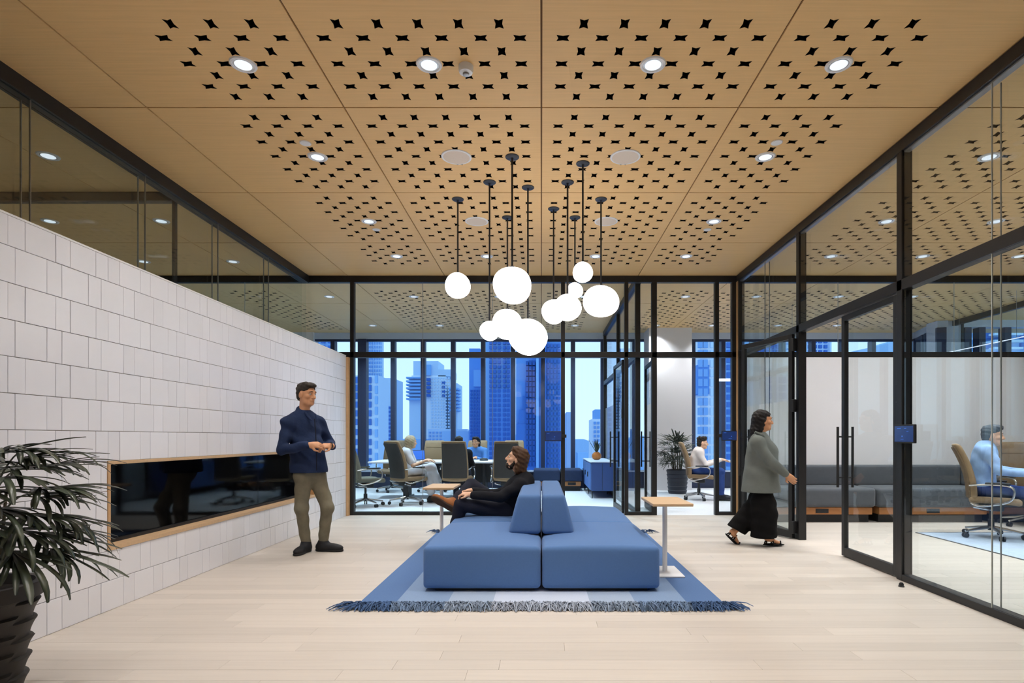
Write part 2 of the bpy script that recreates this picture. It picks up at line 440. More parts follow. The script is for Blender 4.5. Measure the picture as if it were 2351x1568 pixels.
for z0, z1 in ((0.055, TZ0), (TZ1, CEIL-.118)):
    rpane(1.37, 2.6-.004, z0, z1); rpane(2.6+.004, JY-.004, z0, z1); rpane(JY+.004, PA0, z0, z1)
    rpane(-1.6, 1.30, z0, z1)
    for q in (2.6, JY):
        for xx in (XR+.017, XR+.077): box_part('glass_joint', 'joint', wr, xx-.004, xx+.004, q-.003, q+.003, z0, z1)
rpane(PA1, PB0, TZ1, CEIL-.118)
for z0, z1 in ((0.055, TZ0), (TZ1, CEIL-.118)):
    rpane(PB1, 7.72-.003, z0, z1); rpane(7.72+.003, YB-.1, z0, z1)
    for xx in (XR+.017, XR+.077): box_part('glass_joint', 'steel', wr, xx-.005, xx+.005, 7.717, 7.723, z0, z1)
# ---------------------------------------------------------------- back glazed wall (runs on over the side rooms)
wb = thing('wall_back', 'black framed glass wall between lobby and meeting rooms', 'wall', (0, YB, 0), kind='structure')
def bw(name, x0, x1, z0, z1, m='black', y0=YB, y1=YB+FD): return box_part(name, m, wb, x0, x1, y0, y1, z0, z1, c=.003)
bw('header', -9, 9.5, CEIL-0.10, CEIL)
bw('transom', -9, 9.5, TZ0+.005, TZ1)
BP = {'a': (-2.965, -2.905), 'b': (0.305, 0.365), 'c': (1.288, 1.348), 'd': (1.712, 1.79), 'e': (2.692, 2.752), 'f': (2.955, 3.015)}
for k in 'abcdef': bw('post', BP[k][0], BP[k][1], 0, CEIL-.10)
for xx in (-4.6, -6.2, 4.6, 6.4, 8.2): bw('glass_joint', xx-.004, xx+.004, TZ1, CEIL-.10, m='joint', y0=YB+.012, y1=YB+.022)
for a, c in ((BP['a'][1], BP['b'][0]), (BP['c'][1], BP['d'][0]), (BP['e'][1], BP['f'][0])): bw('sill', a, c, 0, 0.05)
def bpane(x0, x1, z0, z1, dbl=False):
    pane(wb, x0, x1, YB+.012, YB+.022, z0, z1, m='low_glare_glass')
    if dbl: pane(wb, x0, x1, YB+.068, YB+.078, z0, z1, m='low_glare_glass')
js = [BP['a'][1], -1.84, -0.76, BP['b'][0]]
for a, c in zip(js[:-1], js[1:]):
    bpane(a+.003, c-.003, .05, TZ0+.005); bpane(a+.003, c-.003, TZ1, CEIL-.1)
for q in js[1:-1]:
    for z0, z1 in ((.05, TZ0), (TZ1, CEIL-.1)):
        for yy in (YB+.017,): box_part('glass_joint', 'steel', wb, q-.003, q+.003, yy-.005, yy+.005, z0, z1)
for a, c in (('c', 'd'), ('e', 'f')):
    bpane(BP[a][1], BP[c][0], .05, TZ0+.005)
for a, c in (('b', 'c'), ('c', 'd'), ('d', 'e'), ('e', 'f')): bpane(BP[a][1], BP[c][0], TZ1, CEIL-.1)
xs = [3.12, 4.596, 4.604, 6.396, 6.404, 8.196, 8.204, 9.5]
for a, c in zip(xs[::2], xs[1::2]): bpane(a, c, TZ1, CEIL-.1, False)
xs = [-9, -6.204, -6.196, -4.604, -4.596, -2.965]
for a, c in zip(xs[::2], xs[1::2]): bpane(a, c, TZ1, CEIL-.1, False)
for k, (x0, x1) in enumerate(((-3.0, -2.965), (3.015, 3.04))):
    t = MB().cbox(x0, x1, YB-.07, YB+.1, 0, TZ0 if k == 0 else CEIL-.1, c=.002).build('trim_%d' % (k+1), 'oak')
    setp(t, ('oak end trim where the tiled wall meets the back glazing', 'oak corner trim between back glazing and right glass wall')[k], 'trim', kind='structure')
# solid walls
def wall(name, label, *b_, m='white'):
    o = MB().box(*b_).build(name, m); return setp(o, label, 'wall', kind='structure')
wall('wall_back', 'white wall behind the long grey bench in the right room', 3.12, 9.5, YB, YB+.09, 0, TZ0+.005)
wall('wall_back', 'white wall of the dim room left of the tiled wall', -9, -3.0, YB+.0, YB+.09, 0, TZ0+.005)
wall('wall_right', 'white end wall of the right hand room', 9.5, 9.6, -2, YB+.09, 0, CEIL+.07)
wall('wall_left', 'white end wall of the dim left hand room', -9.1, -9.0, -2, 13.7, 0, CEIL+.07)
wall('wall_front', 'white wall behind the viewer', -9.1, 9.6, -2.1, -2.0, 0, CEIL+.07)

# ---------------------------------------------------------------- doors
def door(n, label, hinge, ang, w, h=TZ0-0.012, handle=True):
    d = thing('door_%d' % n, label, 'door', (0, 0, 0), kind='structure')
    z0 = 0.012; s = 0.055; t = 0.022
    box_part('stile', 'black', d, 0, s, -t, t, z0, h, c=.002); box_part('stile', 'black', d, w-s, w, -t, t, z0, h, c=.002)
    box_part('rail', 'black', d, s, w-s, -t, t, h-s, h, c=.002); box_part('rail', 'black', d, s, w-s, -t, t, z0, z0+.085, c=.002)
    pane(d, s, w-s, -.005, .005, z0+.085, h-s)
    for sd in (1, -1):
        k = MB(); yy = sd*.075; xx = w-.03
        k.tube([(xx, yy, .70), (xx, yy, 1.31)], .0125, 10)
        o = k.build('handle', 'dark', d, smooth=True)
        kk = MB()
        for z in (.80, 1.21): kk.tube([(xx, sd*.02, z), (xx, yy, z)], .008, 8)
        kk.build('bracket', 'dark', o, smooth=True)
    for z in (.14, 1.58, 2.30):
        MB().cbox(-.028, .012, -.032, .032, z-.075, z+.075, c=.004).build('hinge', 'dark', d)
    d.location = (*hinge, 0); d.rotation_euler = (0, 0, math.radians(ang)); return d
door(1, 'closed glass door with black frame beside the wall screen', (XR+.045, PA1+.03), 90, 0.90)
door(2, 'glass door swung open behind the walking woman', (XR-.035, PB1-.005), 111.5, 0.86)
door(3, 'open glass door of the conference room with tall bar handle', (BP['c'][0]+.0, YB+.125), 91.5, 0.90)
door(4, 'open glass door of the small meeting room with potted palm', (BP['d'][1]-.03, YB+.125), 87.5, 0.88)

# ---------------------------------------------------------------- partition between the two meeting rooms
wp = thing('wall_partition', 'glass partition between conference room and small meeting room', 'wall', (1.5, 9, 0), kind='structure')
def pp(name, *b_): return box_part(name, 'black', wp, *b_, c=.003)
pp('header', 1.46, 1.56, YB+.1, 13.5, CEIL-.10, CEIL); pp('transom', 1.47, 1.55, YB+.1, 13.5, TZ0, TZ1)
pp('post', 1.47, 1.55, YB+.1, YB+.16, 0, CEIL-.1); pp('post', 1.47, 1.55, 11.1, 11.16, 0, CEIL-.1); pp('post', 1.47, 1.55, 13.42, 13.48, 0, CEIL-.1)
for y0, y1 in ((YB+.16, 11.1), (11.16, 13.42)):
    pane(wp, 1.50, 1.51, y0, y1, TZ1, CEIL-.1)
    pane(wp, 1.50, 1.51, y0, y1, .05, TZ0)
    box_part('sill', 'black', wp, 1.47, 1.55, y0, y1, 0, .05)
box_part('white_panel', 'white', wp, 1.515, 1.535, 10.2, 13.42, 0.05, TZ0-.55)

# ---------------------------------------------------------------- far facade with windows
SILL, HEAD, YW = 0.42, 3.56, 13.6
fa = thing('window_2', 'row of tall office windows with dark blue mullions facing the city', 'window', (0, YW, 0), kind='structure')
k = MB().box(-9, 8.9, YW-.02, YW+.2, HEAD, CEIL+.07); k.build('soffit', 'soffit', fa)
box_part('head', 'mull', fa, -9, 8.9, YW, YW+.12, HEAD-.05, HEAD)
box_part('spandrel', 'mull', fa, -9, 8.9, YW, YW+.15, 0, SILL); box_part('sill', 'soffit', fa, -9, 8.9, YW-.14, YW+.05, SILL-.03, SILL)
mx = [-3.554+.7186*i for i in range(-3, 18)]
for q in mx: box_part('mullion', 'mull', fa, q-.05, q+.05, YW-.02, YW+.16, SILL, HEAD-.05)
mxe = [-6.43] + mx + [8.9]
for a, c in zip(mx[:-1], mx[1:]):
    pane(fa, a+.05, c-.05, YW+.07, YW+.082, SILL, HEAD-.05, m='window_glass')
box_part('corner_pier', 'mull', fa, -4.38, -4.18, YW-.05, YW+.16, SILL, HEAD)
wall('wall_back', 'plain wall left of the conference room windows', -9, -5.42, YW-.1, YW+.2, 0, CEIL+.07)
cw = MB().cbox(2.45, 3.43, 12.95, 13.58, 0, CEIL, c=.004).build('column', 'white'); setp(cw, 'white square column beside the palm in the small meeting room', 'column', kind='structure')
fs = thing('window_3', 'angled row of windows at the far right corner of the building', 'window', (8.7, 13, 0), kind='structure')
def seg(name, m, p0, p1, t0, t1, z0, z1):
    p0 = np.array(p0); p1 = np.array(p1); d = (p1-p0)/np.linalg.norm(p1-p0); n = np.array([d[1], -d[0]])
    poly = [tuple(p0+n*t0), tuple(p1+n*t0), tuple(p1+n*t1), tuple(p0+n*t1)]
    return MB().prism(poly, 'z', z0, z1).build(name, m, fs)
A_, B_ = (8.9, 13.6), (8.5, 12.2)
seg('soffit', 'soffit', A_, B_, 0, -.2, HEAD, CEIL+.07); seg('head', 'mull', A_, B_, 0, -.12, HEAD-.05, HEAD); seg('spandrel', 'mull', A_, B_, 0, -.15, 0, SILL)
for t in (0.0, .36, .5, .96):
    p = np.array(A_)+(np.array(B_)-np.array(A_))*t; q = p+(np.array(B_)-np.array(A_))*.06; seg('mullion', 'mull', p, q, .02, -.16, SILL, HEAD)
seg('soffit', 'soffit', (9.0, 12.3), (14, 12.3), 0, .2, HEAD, CEIL+.07)
for q in (9.05, 9.35, 9.9, 11.2, 11.7, 12.9): seg('mullion', 'mull', (q, 12.3), (q+.14, 12.3), -.02, .16, SILL, HEAD)
seg('spandrel', 'mull', (9.0, 12.3), (14, 12.3), 0, .15, 0, SILL)
c2 = MB().box(8.5, 9.04, 12.2, 12.55, 0, CEIL).build('column', 'soffit'); setp(c2, 'pale corner column between the far right windows', 'column', kind='structure')
wq = thing('wall_partition', 'glass partition with dark header at the far right corner', 'wall', (8.85, 10.5, 0), kind='structure')
box_part('header', 'black', wq, 8.82, 8.9, 8.9, 12.2, CEIL-.11, CEIL); pane(wq, 8.85, 8.86, 8.9, 12.2, 0.02, CEIL-.11); box_part('post', 'black', wq, 8.84, 8.88, 11.95, 11.98, 0, CEIL-.11)
# ---------------------------------------------------------------- ceiling fixtures
M['lens'] = mat('lamp_lens', (120, 120, 120), 0.4, emit=(240, 246, 255), estr=1.0)
M['globe'] = mat('opal_globe', (60, 60, 60), 0.6, emit=(250, 245, 241), estr=GLOBE, spec=.1)
M['reflector'] = mat('lamp_reflector', (225, 228, 232), 0.25, metal=0.6)
M['grille'] = mat('speaker_grille', (222, 206, 190), 0.7, bump=0.3, bscale=300)
def make_light(parent, energy, size=2.1, col=(1, .975, .95), loc=(0, 0, -.03)):
    l = bpy.data.lights.new('lamp', 'SPOT'); l.energy = energy; l.spot_size = size; l.spot_blend = 1.0; l.shadow_soft_size = 0.07; l.color = col
    o = bpy.data.objects.new('lamp', l); COL.objects.link(o); o.parent = parent; o.location = loc; return o
_dl = {}
def dl_parts():
    if not _dl:
        _dl['ring'] = MB().lathe([(.064, 0), (.064, -.006), (.070, -.010), (.082, -.008), (.087, 0)], 28).mesh('trim_ring', recalc=True)
        _dl['cone'] = MB().lathe([(.066, -.0015), (.064, -.005), (.056, -.006), (.05, -.004)], 28).mesh('reflector', recalc=True)
        _dl['lens'] = MB().lathe([(.056, -.0035), (.054, -.007), (.02, -.010)], 24).mesh('lens', recalc=True)
    return _dl
def downlight(x, y, label, energy, group, col=(1, .975, .95)):
    t = thing('downlight', label, 'ceiling light', (x, y, CEIL), group)
    d = dl_parts()
    link('trim_ring', d['ring'], 'wpaint', t, smooth=True); link('reflector', d['cone'], 'reflector', t, smooth=True); link('lens', d['lens'], 'lens', t, smooth=True)
    if energy: make_light(t, energy, col=col)
    return t
cn = ('leftmost', 'left of centre', 'right of centre', 'rightmost')
for ry, nm, xs in ((3.822, 'nearest row of the lobby ceiling', (-2.005, -.755, .75, 2.0)), (5.078, 'second row of the lobby ceiling', (-2.0, 2.0)),
                   (6.59, 'third row of the lobby ceiling', (-2.0, 2.0)), (7.855, 'lobby row next to the back glass', (-2.0, -.755, .75, 2.0))):
    for i, x in enumerate(xs):
        q = cn[i] if len(xs) == 4 else ('left', 'right')[i]
        downlight(x, ry, 'round recessed downlight, %s in the %s' % (q, nm), SPOT_W, 'lobby downlights')
for x in (-2.0, -.755, .75, 2.0):
    downlight(x, 2.3, 'round recessed downlight overhead, %s in the row above the viewer' % cn[(-2.0, -.755, .75, 2.0).index(x)], SPOT_W*.6, 'downlights above the viewer')
    downlight(x, 0.8, 'round recessed downlight overhead, %s in the row behind the viewer' % cn[(-2.0, -.755, .75, 2.0).index(x)], SPOT_W*.45, 'downlights above the viewer')
for ry, nm in ((3.822, 'nearest'), (5.078, 'second'), (6.59, 'third'), (7.855, 'farthest')):
    for x, q in ((4.0, 'first'), (5.27, 'second'), (6.6, 'third')):
        downlight(x, ry, 'downlight in the right room, %s row, %s from the glass wall' % (nm, q), SPOT_W*1.4, 'right room downlights', col=(.94, .97, 1))
for x, ry, q in ((-4.39, 5.06, 'nearest'), (-5.69, 6.58, 'left of two in the middle'), (-4.4, 6.58, 'right of two in the middle'), (-5.66, 8.09, 'left of two at the far end'), (-4.39, 8.09, 'right of two at the far end')):
    downlight(x, ry, 'downlight seen through the left clerestory, %s' % q, SPOT_W*.9, 'left room downlights', col=(.93, 1, .97))
for ry, nm in ((10.1, 'near'), (12.7, 'far')):
    for x, q in ((-3.77, 'far left'), (-2.27, 'mid left'), (-.75, 'mid right'), (.75, 'far right')):
        downlight(x, ry, 'conference room downlight, %s row, %s' % (nm, q), SPOT_W*2.5, 'conference room downlights', col=(.6, .83, 1))
    for x, q in ((2.56, 'beside the partition'), (3.82, 'second from the partition'), (5.28, 'third from the partition'), (6.6, 'fourth from the partition')):
        downlight(x, ry, 'small meeting room downlight, %s row, %s' % (nm, q), SPOT_W*1.65, 'small meeting room downlights', col=(.9, .95, 1))
spk = None
for x, y, q in ((-.759, 5.078, 'near left'), (.75, 5.078, 'near right'), (-.75, 6.59, 'far left'), (.75, 6.59, 'far right')):
    t = thing('ceiling_speaker', 'round white ceiling speaker, %s of four' % q, 'speaker', (x, y, CEIL), 'ceiling speakers')
    if spk is None:
        spk = (MB().lathe([(.118, 0), (.118, -.008), (.126, -.010), (.134, -.006), (.136, 0)], 36).mesh('rim', recalc=True), MB().lathe([(.12, -.004), (.118, -.007), (.02, -.0085)], 36).mesh('grille', recalc=True))
    link('rim', spk[0], 'wpaint', t, smooth=True); link('grille', spk[1], 'grille', t, smooth=True)
for x, y, q in ((-2.01, 4.84, 'near left'), (2.0, 4.83, 'near right'), (-1.99, 6.85, 'far left'), (2.0, 6.85, 'far right')):
    t = thing('sprinkler_cover', 'small white round sprinkler cover, %s of the lobby ceiling' % q, 'sprinkler', (x, y, CEIL), 'sprinkler covers')
    MB().lathe([(.045, 0), (.043, -.007), (.02, -.010)], 24, c=(x, y, CEIL)).build('plate', 'wpaint', t, smooth=True)
    MB().lathe([(.05, 0), (.05, -.003), (.045, -.004)], 24, c=(x, y, CEIL)).build('rim', 'grille', t, smooth=True)
t = thing('smoke_detector', 'white smoke detector standing proud of the ceiling near the left middle downlight', 'smoke detector', (-.51, 3.84, CEIL))
MB().lathe([(.05, 0), (.05, -.03), (.044, -.045), (.03, -.05)], 24, c=(-.51, 3.84, CEIL)).build('base', 'wpaint', t, smooth=True)
MB().lathe([(.022, -.048), (.02, -.062), (.012, -.064)], 16, c=(-.51, 3.84, CEIL)).build('sensor', 'steel', t, smooth=True)
# pendant globes: canopy position, globe height, radii, skew
GL = [(-.879, 5.977, 2.80, .135, .135, 'small globe hanging alone at the far left'),
      (-.509, 5.58, 2.248, .096, .096, 'smallest globe at the lower left of the left cluster'),
      (-.387, 6.473, 2.49, .185, .18, 'large globe tucked behind the lowest globe'),
      (-.261, 5.078, 2.558, .184, .168, 'largest globe at the top of the left cluster'),
      (-.135, 5.697, 2.208, .19, .178, 'lowest large globe, egg shaped'),
      (.134, 6.227, 2.579, .134, .134, 'medium globe at the left of the right cluster'),
      (.257, 5.58, 2.478, .132, .128, 'medium globe in the middle of the right cluster'),
      (.382, 6.473, 2.876, .09, .09, 'tiny globe half hidden between larger globes'),
      (.379, 5.2, 2.714, .094, .094, 'small globe highest in the right cluster'),
      (.627, 5.977, 2.634, .2, .166, 'wide oval globe at the far right')]
M['cord'] = mat('pendant_cord', (28, 28, 30), 0.6)
M['canopy'] = mat('pendant_canopy', (38, 44, 58), 0.5)
for i, (x, y, z, rx, rz, lb) in enumerate(GL):
    t = thing('pendant_lamp', 'white opal glass pendant lamp, ' + lb, 'pendant lamp', (x, y, CEIL), 'globe pendant lamps')
    MB().lathe([(.062, 0), (.062, -.006), (.058, -.010), (.012, -.013), (.008, -.03)], 28, c=(x, y, CEIL)).build('canopy', 'canopy', t, smooth=True)
    MB().tube([(x, y, CEIL-.02), (x, y, z+rz*.9)], .0085, 8).build('cord', 'cord', t, smooth=True)
    rr = random.Random(i+3); k1, k2 = rr.uniform(.03, .09), rr.uniform(0, 6.28)
    sk = .14 if rx > .17 and rz < .182 else .04
    def warp(q, x=x, y=y, z=z, rz=rz, k1=k1, k2=k2, sk=sk):
        dx, dy, dz = q[0]-x, q[1]-y, q[2]-z
        s_ = 1 + k1*math.sin(1.3*dz/rz+k2)
        return (x+dx*s_-sk*dz*.35, y+dy*(1.0), z+dz*(1+k1*.6*math.sin(dx/rx*1.6+k2)))
    pr = [(max(1e-3, rx*math.sin(pi*j/20)), -rz*math.cos(pi*j/20)) for j in range(21)]
    MB().lathe(pr, 32, c=(x, y, z), fn=warp).build('globe', 'globe', t, smooth='all')
    MB().lathe([(.02, rz*.93), (.02, rz*1.03), (.012, rz*1.06)], 14, c=(x, y, z)).build('socket_cap', 'cord', t, smooth=True)
# linear pendants beyond the glass
M['tubelight'] = mat('linear_lamp', (240, 240, 245), 0.4, emit=(235, 240, 255), estr=.85)
for lb, b_ in (('thin white linear pendant over the small meeting room table', (3.35, 5.0, 10.75, 10.79, 2.27, 2.32)), ('thin white linear pendant beyond the far right clerestory', (8.085, 8.105, 9.4, 11.3, 2.89, 2.905))):
    t = thing('linear_pendant', lb, 'pendant lamp', ((b_[0]+b_[1])/2, (b_[2]+b_[3])/2, b_[5]), 'linear pendants')
    box_part('diffuser', 'tubelight', t, *b_, c=.004)
    for u in (.15, .85):
        px, py = b_[0]+(b_[1]-b_[0])*(u if b_[1]-b_[0] > .2 else .5), b_[2]+(b_[3]-b_[2])*(u if b_[3]-b_[2] > .2 else .5)
        MB().tube([(px, py, b_[5]), (px, py, CEIL)], .003, 6).build('wire', 'steel', t)

# ---------------------------------------------------------------- rug with fringe
M['rug'] = None
def rug_mat(nm='striped_wool_rug', key='rug', rnd=False):
    m = bpy.data.materials.new(nm); m.use_nodes = True; N = m.node_tree.nodes; L = m.node_tree.links; b = N['Principled BSDF']
    tc = N.new('ShaderNodeTexCoord'); sx = N.new('ShaderNodeSeparateXYZ'); L.new(tc.outputs['Object'], sx.inputs[0])
    ab = N.new('ShaderNodeMath'); ab.operation = 'ABSOLUTE'; L.new(sx.outputs[0], ab.inputs[0])
    mr = N.new('ShaderNodeMath'); mr.operation = 'DIVIDE'; mr.inputs[1].default_value = 1.4; L.new(ab.outputs[0], mr.inputs[0])
    rp = N.new('ShaderNodeValToRGB'); rp.color_ramp.interpolation = 'CONSTANT'; e = rp.color_ramp.elements
    cols = [(0, (196, 206, 224)), (.345/1.4, (164, 180, 202)), (.675/1.4, (133, 156, 188)), (1.05/1.4, (92, 120, 164))]
    e[0].position = 0; e[0].color = lin(cols[0][1]); e[1].position = cols[1][0]; e[1].color = lin(cols[1][1])
    for p_, c_ in cols[2:]: q = e.new(p_); q.color = lin(c_)
    L.new(mr.outputs[0], rp.inputs[0])
    nz = N.new('ShaderNodeTexNoise'); nz.inputs['Scale'].default_value = 160; mp = N.new('ShaderNodeMapRange'); mp.inputs[3].default_value = .86; mp.inputs[4].default_value = 1.12
    L.new(tc.outputs['Object'], nz.inputs['Vector']); L.new(nz.outputs['Fac'], mp.inputs[0])
    vm = N.new('ShaderNodeVectorMath'); vm.operation = 'SCALE'; L.new(rp.outputs[0], vm.inputs[0]); L.new(mp.outputs[0], vm.inputs['Scale']); L.new(vm.outputs[0], b.inputs['Base Color'])
    wv = N.new('ShaderNodeTexWave'); wv.inputs['Scale'].default_value = 90; wv.bands_direction = 'Y'; L.new(tc.outputs['Object'], wv.inputs['Vector'])
    bp = N.new('ShaderNodeBump'); bp.inputs['Strength'].default_value = .25; bp.inputs['Distance'].default_value = .004; L.new(wv.outputs['Fac'], bp.inputs['Height']); L.new(bp.outputs[0], b.inputs['Normal'])
    if rnd:
        ge = N.new('ShaderNodeNewGeometry'); m3 = N.new('ShaderNodeMapRange'); m3.inputs[3].default_value = .3; m3.inputs[4].default_value = 1.0; L.new(ge.outputs['Random Per Island'], m3.inputs[0])
        L.new(m3.outputs[0], vm.inputs['Scale'])
    b.inputs['Roughness'].default_value = .95; b.inputs['Specular IOR Level'].default_value = .1; M[key] = m
rug_mat(); rug_mat('rug_fringe', 'fringe', True)
RX, RY0, RY1 = 1.315, 4.02, 7.12
rug = thing('rug', 'blue striped wool rug with fringed ends under the blue sofas', 'rug', (0, 5.6, 0))
MB().rbox(0, (RY0+RY1)/2, .006, 2*RX, RY1-RY0, .011, .004, 1, 12).build('woven_field', 'rug', rug)
fr = MB()
for end, sg in ((RY0, -1), (RY1, 1)):
    n = 2300 if sg < 0 else 900
    for i in range(n):
        x = -RX + 2*RX*(i+random.random())/n
        L_ = random.uniform(.06, .135)*(1 if sg < 0 else .8); a = random.gauss(0, .8); hgt = random.uniform(.008, .04)
        p0 = np.array([x, end-sg*.01, .012]); dx = math.sin(a)*L_*(1.2 if abs(x) < RX-.06 else 1.6); 
        if abs(x) > RX-.1: dx += (1 if x > 0 else -1)*random.uniform(0, .07)
        p1 = p0 + np.array([dx*.35, sg*L_*.4, hgt]); p2 = p0 + np.array([dx*.75, sg*L_*.75*math.cos(a), hgt*.5]); p3 = p0+np.array([dx, sg*L_*math.cos(a), -.006])
        fr.tube([p0, p1, p2, p3], [.0034, .0042, .0036, .0022], 4, cap=False)
fr.build('fringe', 'fringe', rug, kind='stuff', recalc=False)

# ---------------------------------------------------------------- back to back sofas
SZ = 0.012
def sofa(sg, label):
    t = thing('sofa', label, 'sofa', (sg*.46, 5.66, 0), 'back to back blue sofas')
    X0, X1 = .006, .915; Ys = (4.375, 5.655, 6.94)
    for y0, y1 in zip(Ys[:-1], Ys[1:]):
        w, d, h = X1-X0, y1-y0-.006, .322
        def puff(p, w=w, d=d, h=h):
            u, v = p[0]/(w/2), p[1]/(d/2); q = max(0, 1-u**2)**.6*max(0, 1-v**2)**.6
            z = p[2] + (.052*q if p[2] > 0 else 0)
            return (p[0]*(1+.012*(1-v*v)), p[1]*(1+.006*(1-u*u)), z)
        MB().rbox(sg*(X0+X1)/2, (y0+y1)/2, SZ+.022+h/2, w, d, h, .034, 4, 10, puff).build('seat', 'sofa', t, smooth='all')
        MB().cbox(min(sg*(X0+.05), sg*(X1-.09)), max(sg*(X0+.05), sg*(X1-.09)), y0+.05, y1-.05, SZ, SZ+.03, c=.004).build('plinth', 'dark', t)
    by0, by1, bw_, bh = 4.80, 6.48, .275, .335
    for y0, y1 in ((by0, by1),):
        d = y1-y0
        def slant(p, d=d):
            zz = (p[2]+bh/2)/bh; f = 1-.30*max(0, zz)**1.2
            x = p[0]+bw_/2           # 0 inner .. bw outer
            return (x*f-bw_/2, p[1]*(1-.03*zz), p[2])
        def mir(p, sg=sg): 
            q = slant(p); return (sg*q[0], q[1], q[2])
        MB().rbox(sg*(.004+bw_/2), (y0+y1)/2, SZ+.37+bh/2, bw_, d, bh, .036, 4, 8, mir).build('backrest', 'sofa', t, smooth='all')
    return t
s_l = sofa(-1, 'blue sofa on the left of the back to back pair, with a man sitting')
box_part('gap_shade', 'dark', s_l, -.0055, -.0015, 4.83, 6.45, .05, .60)  # dark sheet added so the gap between the backrests stays in shade
sofa(1, 'empty blue sofa on the right of the back to back pair')

# ---------------------------------------------------------------- side tables
def side_table(x, y, z, label, base_off, zf):
    t = thing('side_table', label, 'side table', (x, y, 0), 'oak topped side tables')
    MB().rbox(x, y, z-.0125, .34, .56, .025, .006, 2, 1).build('top', 'oakx', t)
    MB().tube([(x-.01, y, zf+.01), (x-.01, y, z-.02)], .021, 20).build('post', 'wpaint', t, smooth=True)
    MB().cbox(x-.2+base_off, x+.16+base_off, y-.2, y+.2, zf, zf+.012, c=.003).build('base_plate', 'wpaint', t)
    MB().cbox(x-.09, x+.07, y-.09, y+.09, z-.033, z-.025, c=.002).build('mount_plate', 'wpaint', t)
side_table(1.10, 5.02, .65, 'oak side table with white post beside the empty sofa', -.04, .0125)
side_table(-1.14, 6.55, .65, 'oak side table behind the crossed legs of the seated man', .12, .0125)
t = thing('door_stop', 'small dark round door stop on the floor near the glass wall', 'door stop', (2.90, 4.58, 0))
MB().lathe([(.022, 0), (.022, .006), (.016, .012), (.016, .026), (.01, .034)], 16, c=(2.90, 4.58, 0)).build('body', 'dark', t, smooth=True)
MB().lathe([(.0175, .013), (.019, .018), (.0175, .023)], 16, c=(2.90, 4.58, 0)).build('rubber_ring', 'black', t, smooth=True)

# ---------------------------------------------------------------- wall screens
M['scr_on'] = mat('screen_glow', (60, 110, 200), 0.3, emit=(50, 100, 200), estr=0.5)
def tablet(c, along, label):
    t = thing('booking_screen', label, 'screen', c, 'room booking screens')
    x, y, z = c; w, h, d = .265, .155, .022
    if along == 'y':
        MB().rbox(x, y, z, d, w, h, .006, 2, 1).build('case', 'dark', t, smooth=True)
        MB().box(x-d/2-.0012, x-d/2+.001, y-w/2+.012, y+w/2-.012, z-h/2+.012, z+h/2-.012).build('display', 'screen', t)
        for u, v, a, b_ in ((-.06, .045, .05, .006), (.02, .045, .03, .005), (.05, .02, .025, .004), (-.02, -.02, .012, .012), (-.02, -.045, .04, .004)):
            MB().box(x-d/2-.002, x-d/2-.001, y-u-a/2, y-u+a/2, z+v-b_/2, z+v+b_/2).build('display_line', 'scr_on', t)
    else:
        MB().rbox(x, y, z, w, d, h, .006, 2, 1).build('case', 'dark', t, smooth=True)
        MB().box(x-w/2+.012, x+w/2-.012, y-d/2-.0012, y-d/2+.001, z-h/2+.012, z+h/2-.012).build('display', 'screen', t)
        for u, v, a, b_ in ((-.08, .045, .04, .006), (.02, -.01, .012, .012), (.0, -.045, .05, .004)):
            MB().box(x+u-a/2, x+u+a/2, y-d/2-.002, y-d/2-.001, z+v-b_/2, z+v+b_/2).build('display_line', 'scr_on', t)
        MB().cbox(x+w/2-.005 if x < 1 else x-w/2-.07, x+w/2+.07 if x < 1 else x-w/2+.005, y-.006, y+.03, z-.025, z+.025, c=.003).build('bracket', 'dark', t)
tablet((XR-.013, 4.70, 1.232), 'y', 'dark blue booking screen on the black post of the right glass wall')
tablet((.185, YB-.013, 1.225), 'x', 'dark blue booking screen beside the open conference room door')
tablet((2.915, YB-.013, 1.232), 'x', 'dark blue booking screen on the narrow pane at the back right corner')

# ---------------------------------------------------------------- grey bench in the right room
M['greyfab'] = mat('grey_velvet', (86, 90, 96), 0.9, var=0.08, vscale=12, bump=0.15, bscale=300, sheen=0.2, spec=0.15)
M['walnut'] = mat('brown_wood_base', (165, 110, 62), 0.5, var=0.1, vscale=3, vstretch=(2, 10, 10))
def bench(x0, x1, yf, yb, label, fab, backz=.775):
    t = thing('bench', label, 'bench', ((x0+x1)/2, (yf+yb)/2, 0), 'upholstered benches on wooden bases')
    seatd = (yb-.20 if backz else yb)
    MB().rbox((x0+x1)/2, (yf+seatd)/2, .355, x1-x0-.004, seatd-yf, .27, .045, 3, 6).build('seat', fab, t, smooth='all')
    if backz: MB().rbox((x0+x1)/2, yb-.10, (.48+backz)/2, x1-x0-.004, .2, backz-.46, .035, 3, 6).build('backrest', fab, t, smooth='all')
    MB().cbox(x0+.04, x1-.04, yf+.04, yb-.02, .115, .215, c=.003).build('wood_base', 'walnut', t)
    MB().box(x0+.06, x1-.06, yf+.10, yb-.04, 0, .115).build('plinth', 'dark', t)
    xm = (x0+x1)/2
    MB().box(xm-.09, xm+.09, yf+.034, yf+.041, .135, .195).build('socket_plate', 'dark', t)
bench(3.22, 4.72, 8.0, 8.79, 'grey upholstered bench at the white wall, nearest the glass door', 'greyfab')
bench(4.74, 6.34, 8.0, 8.79, 'grey upholstered bench at the white wall behind the man in blue', 'greyfab')
bench(6.36, 7.9, 8.0, 8.79, 'grey upholstered bench at the white wall, at its far right end', 'greyfab')
M['navyfab'] = mat('navy_fabric', (52, 62, 88), 0.9, var=0.08, vscale=12, bump=0.15, bscale=300, spec=0.15)
bench(-.18, .42, 12.75, 13.44, 'navy window bench left of the conference room door frame', 'navyfab', backz=None)
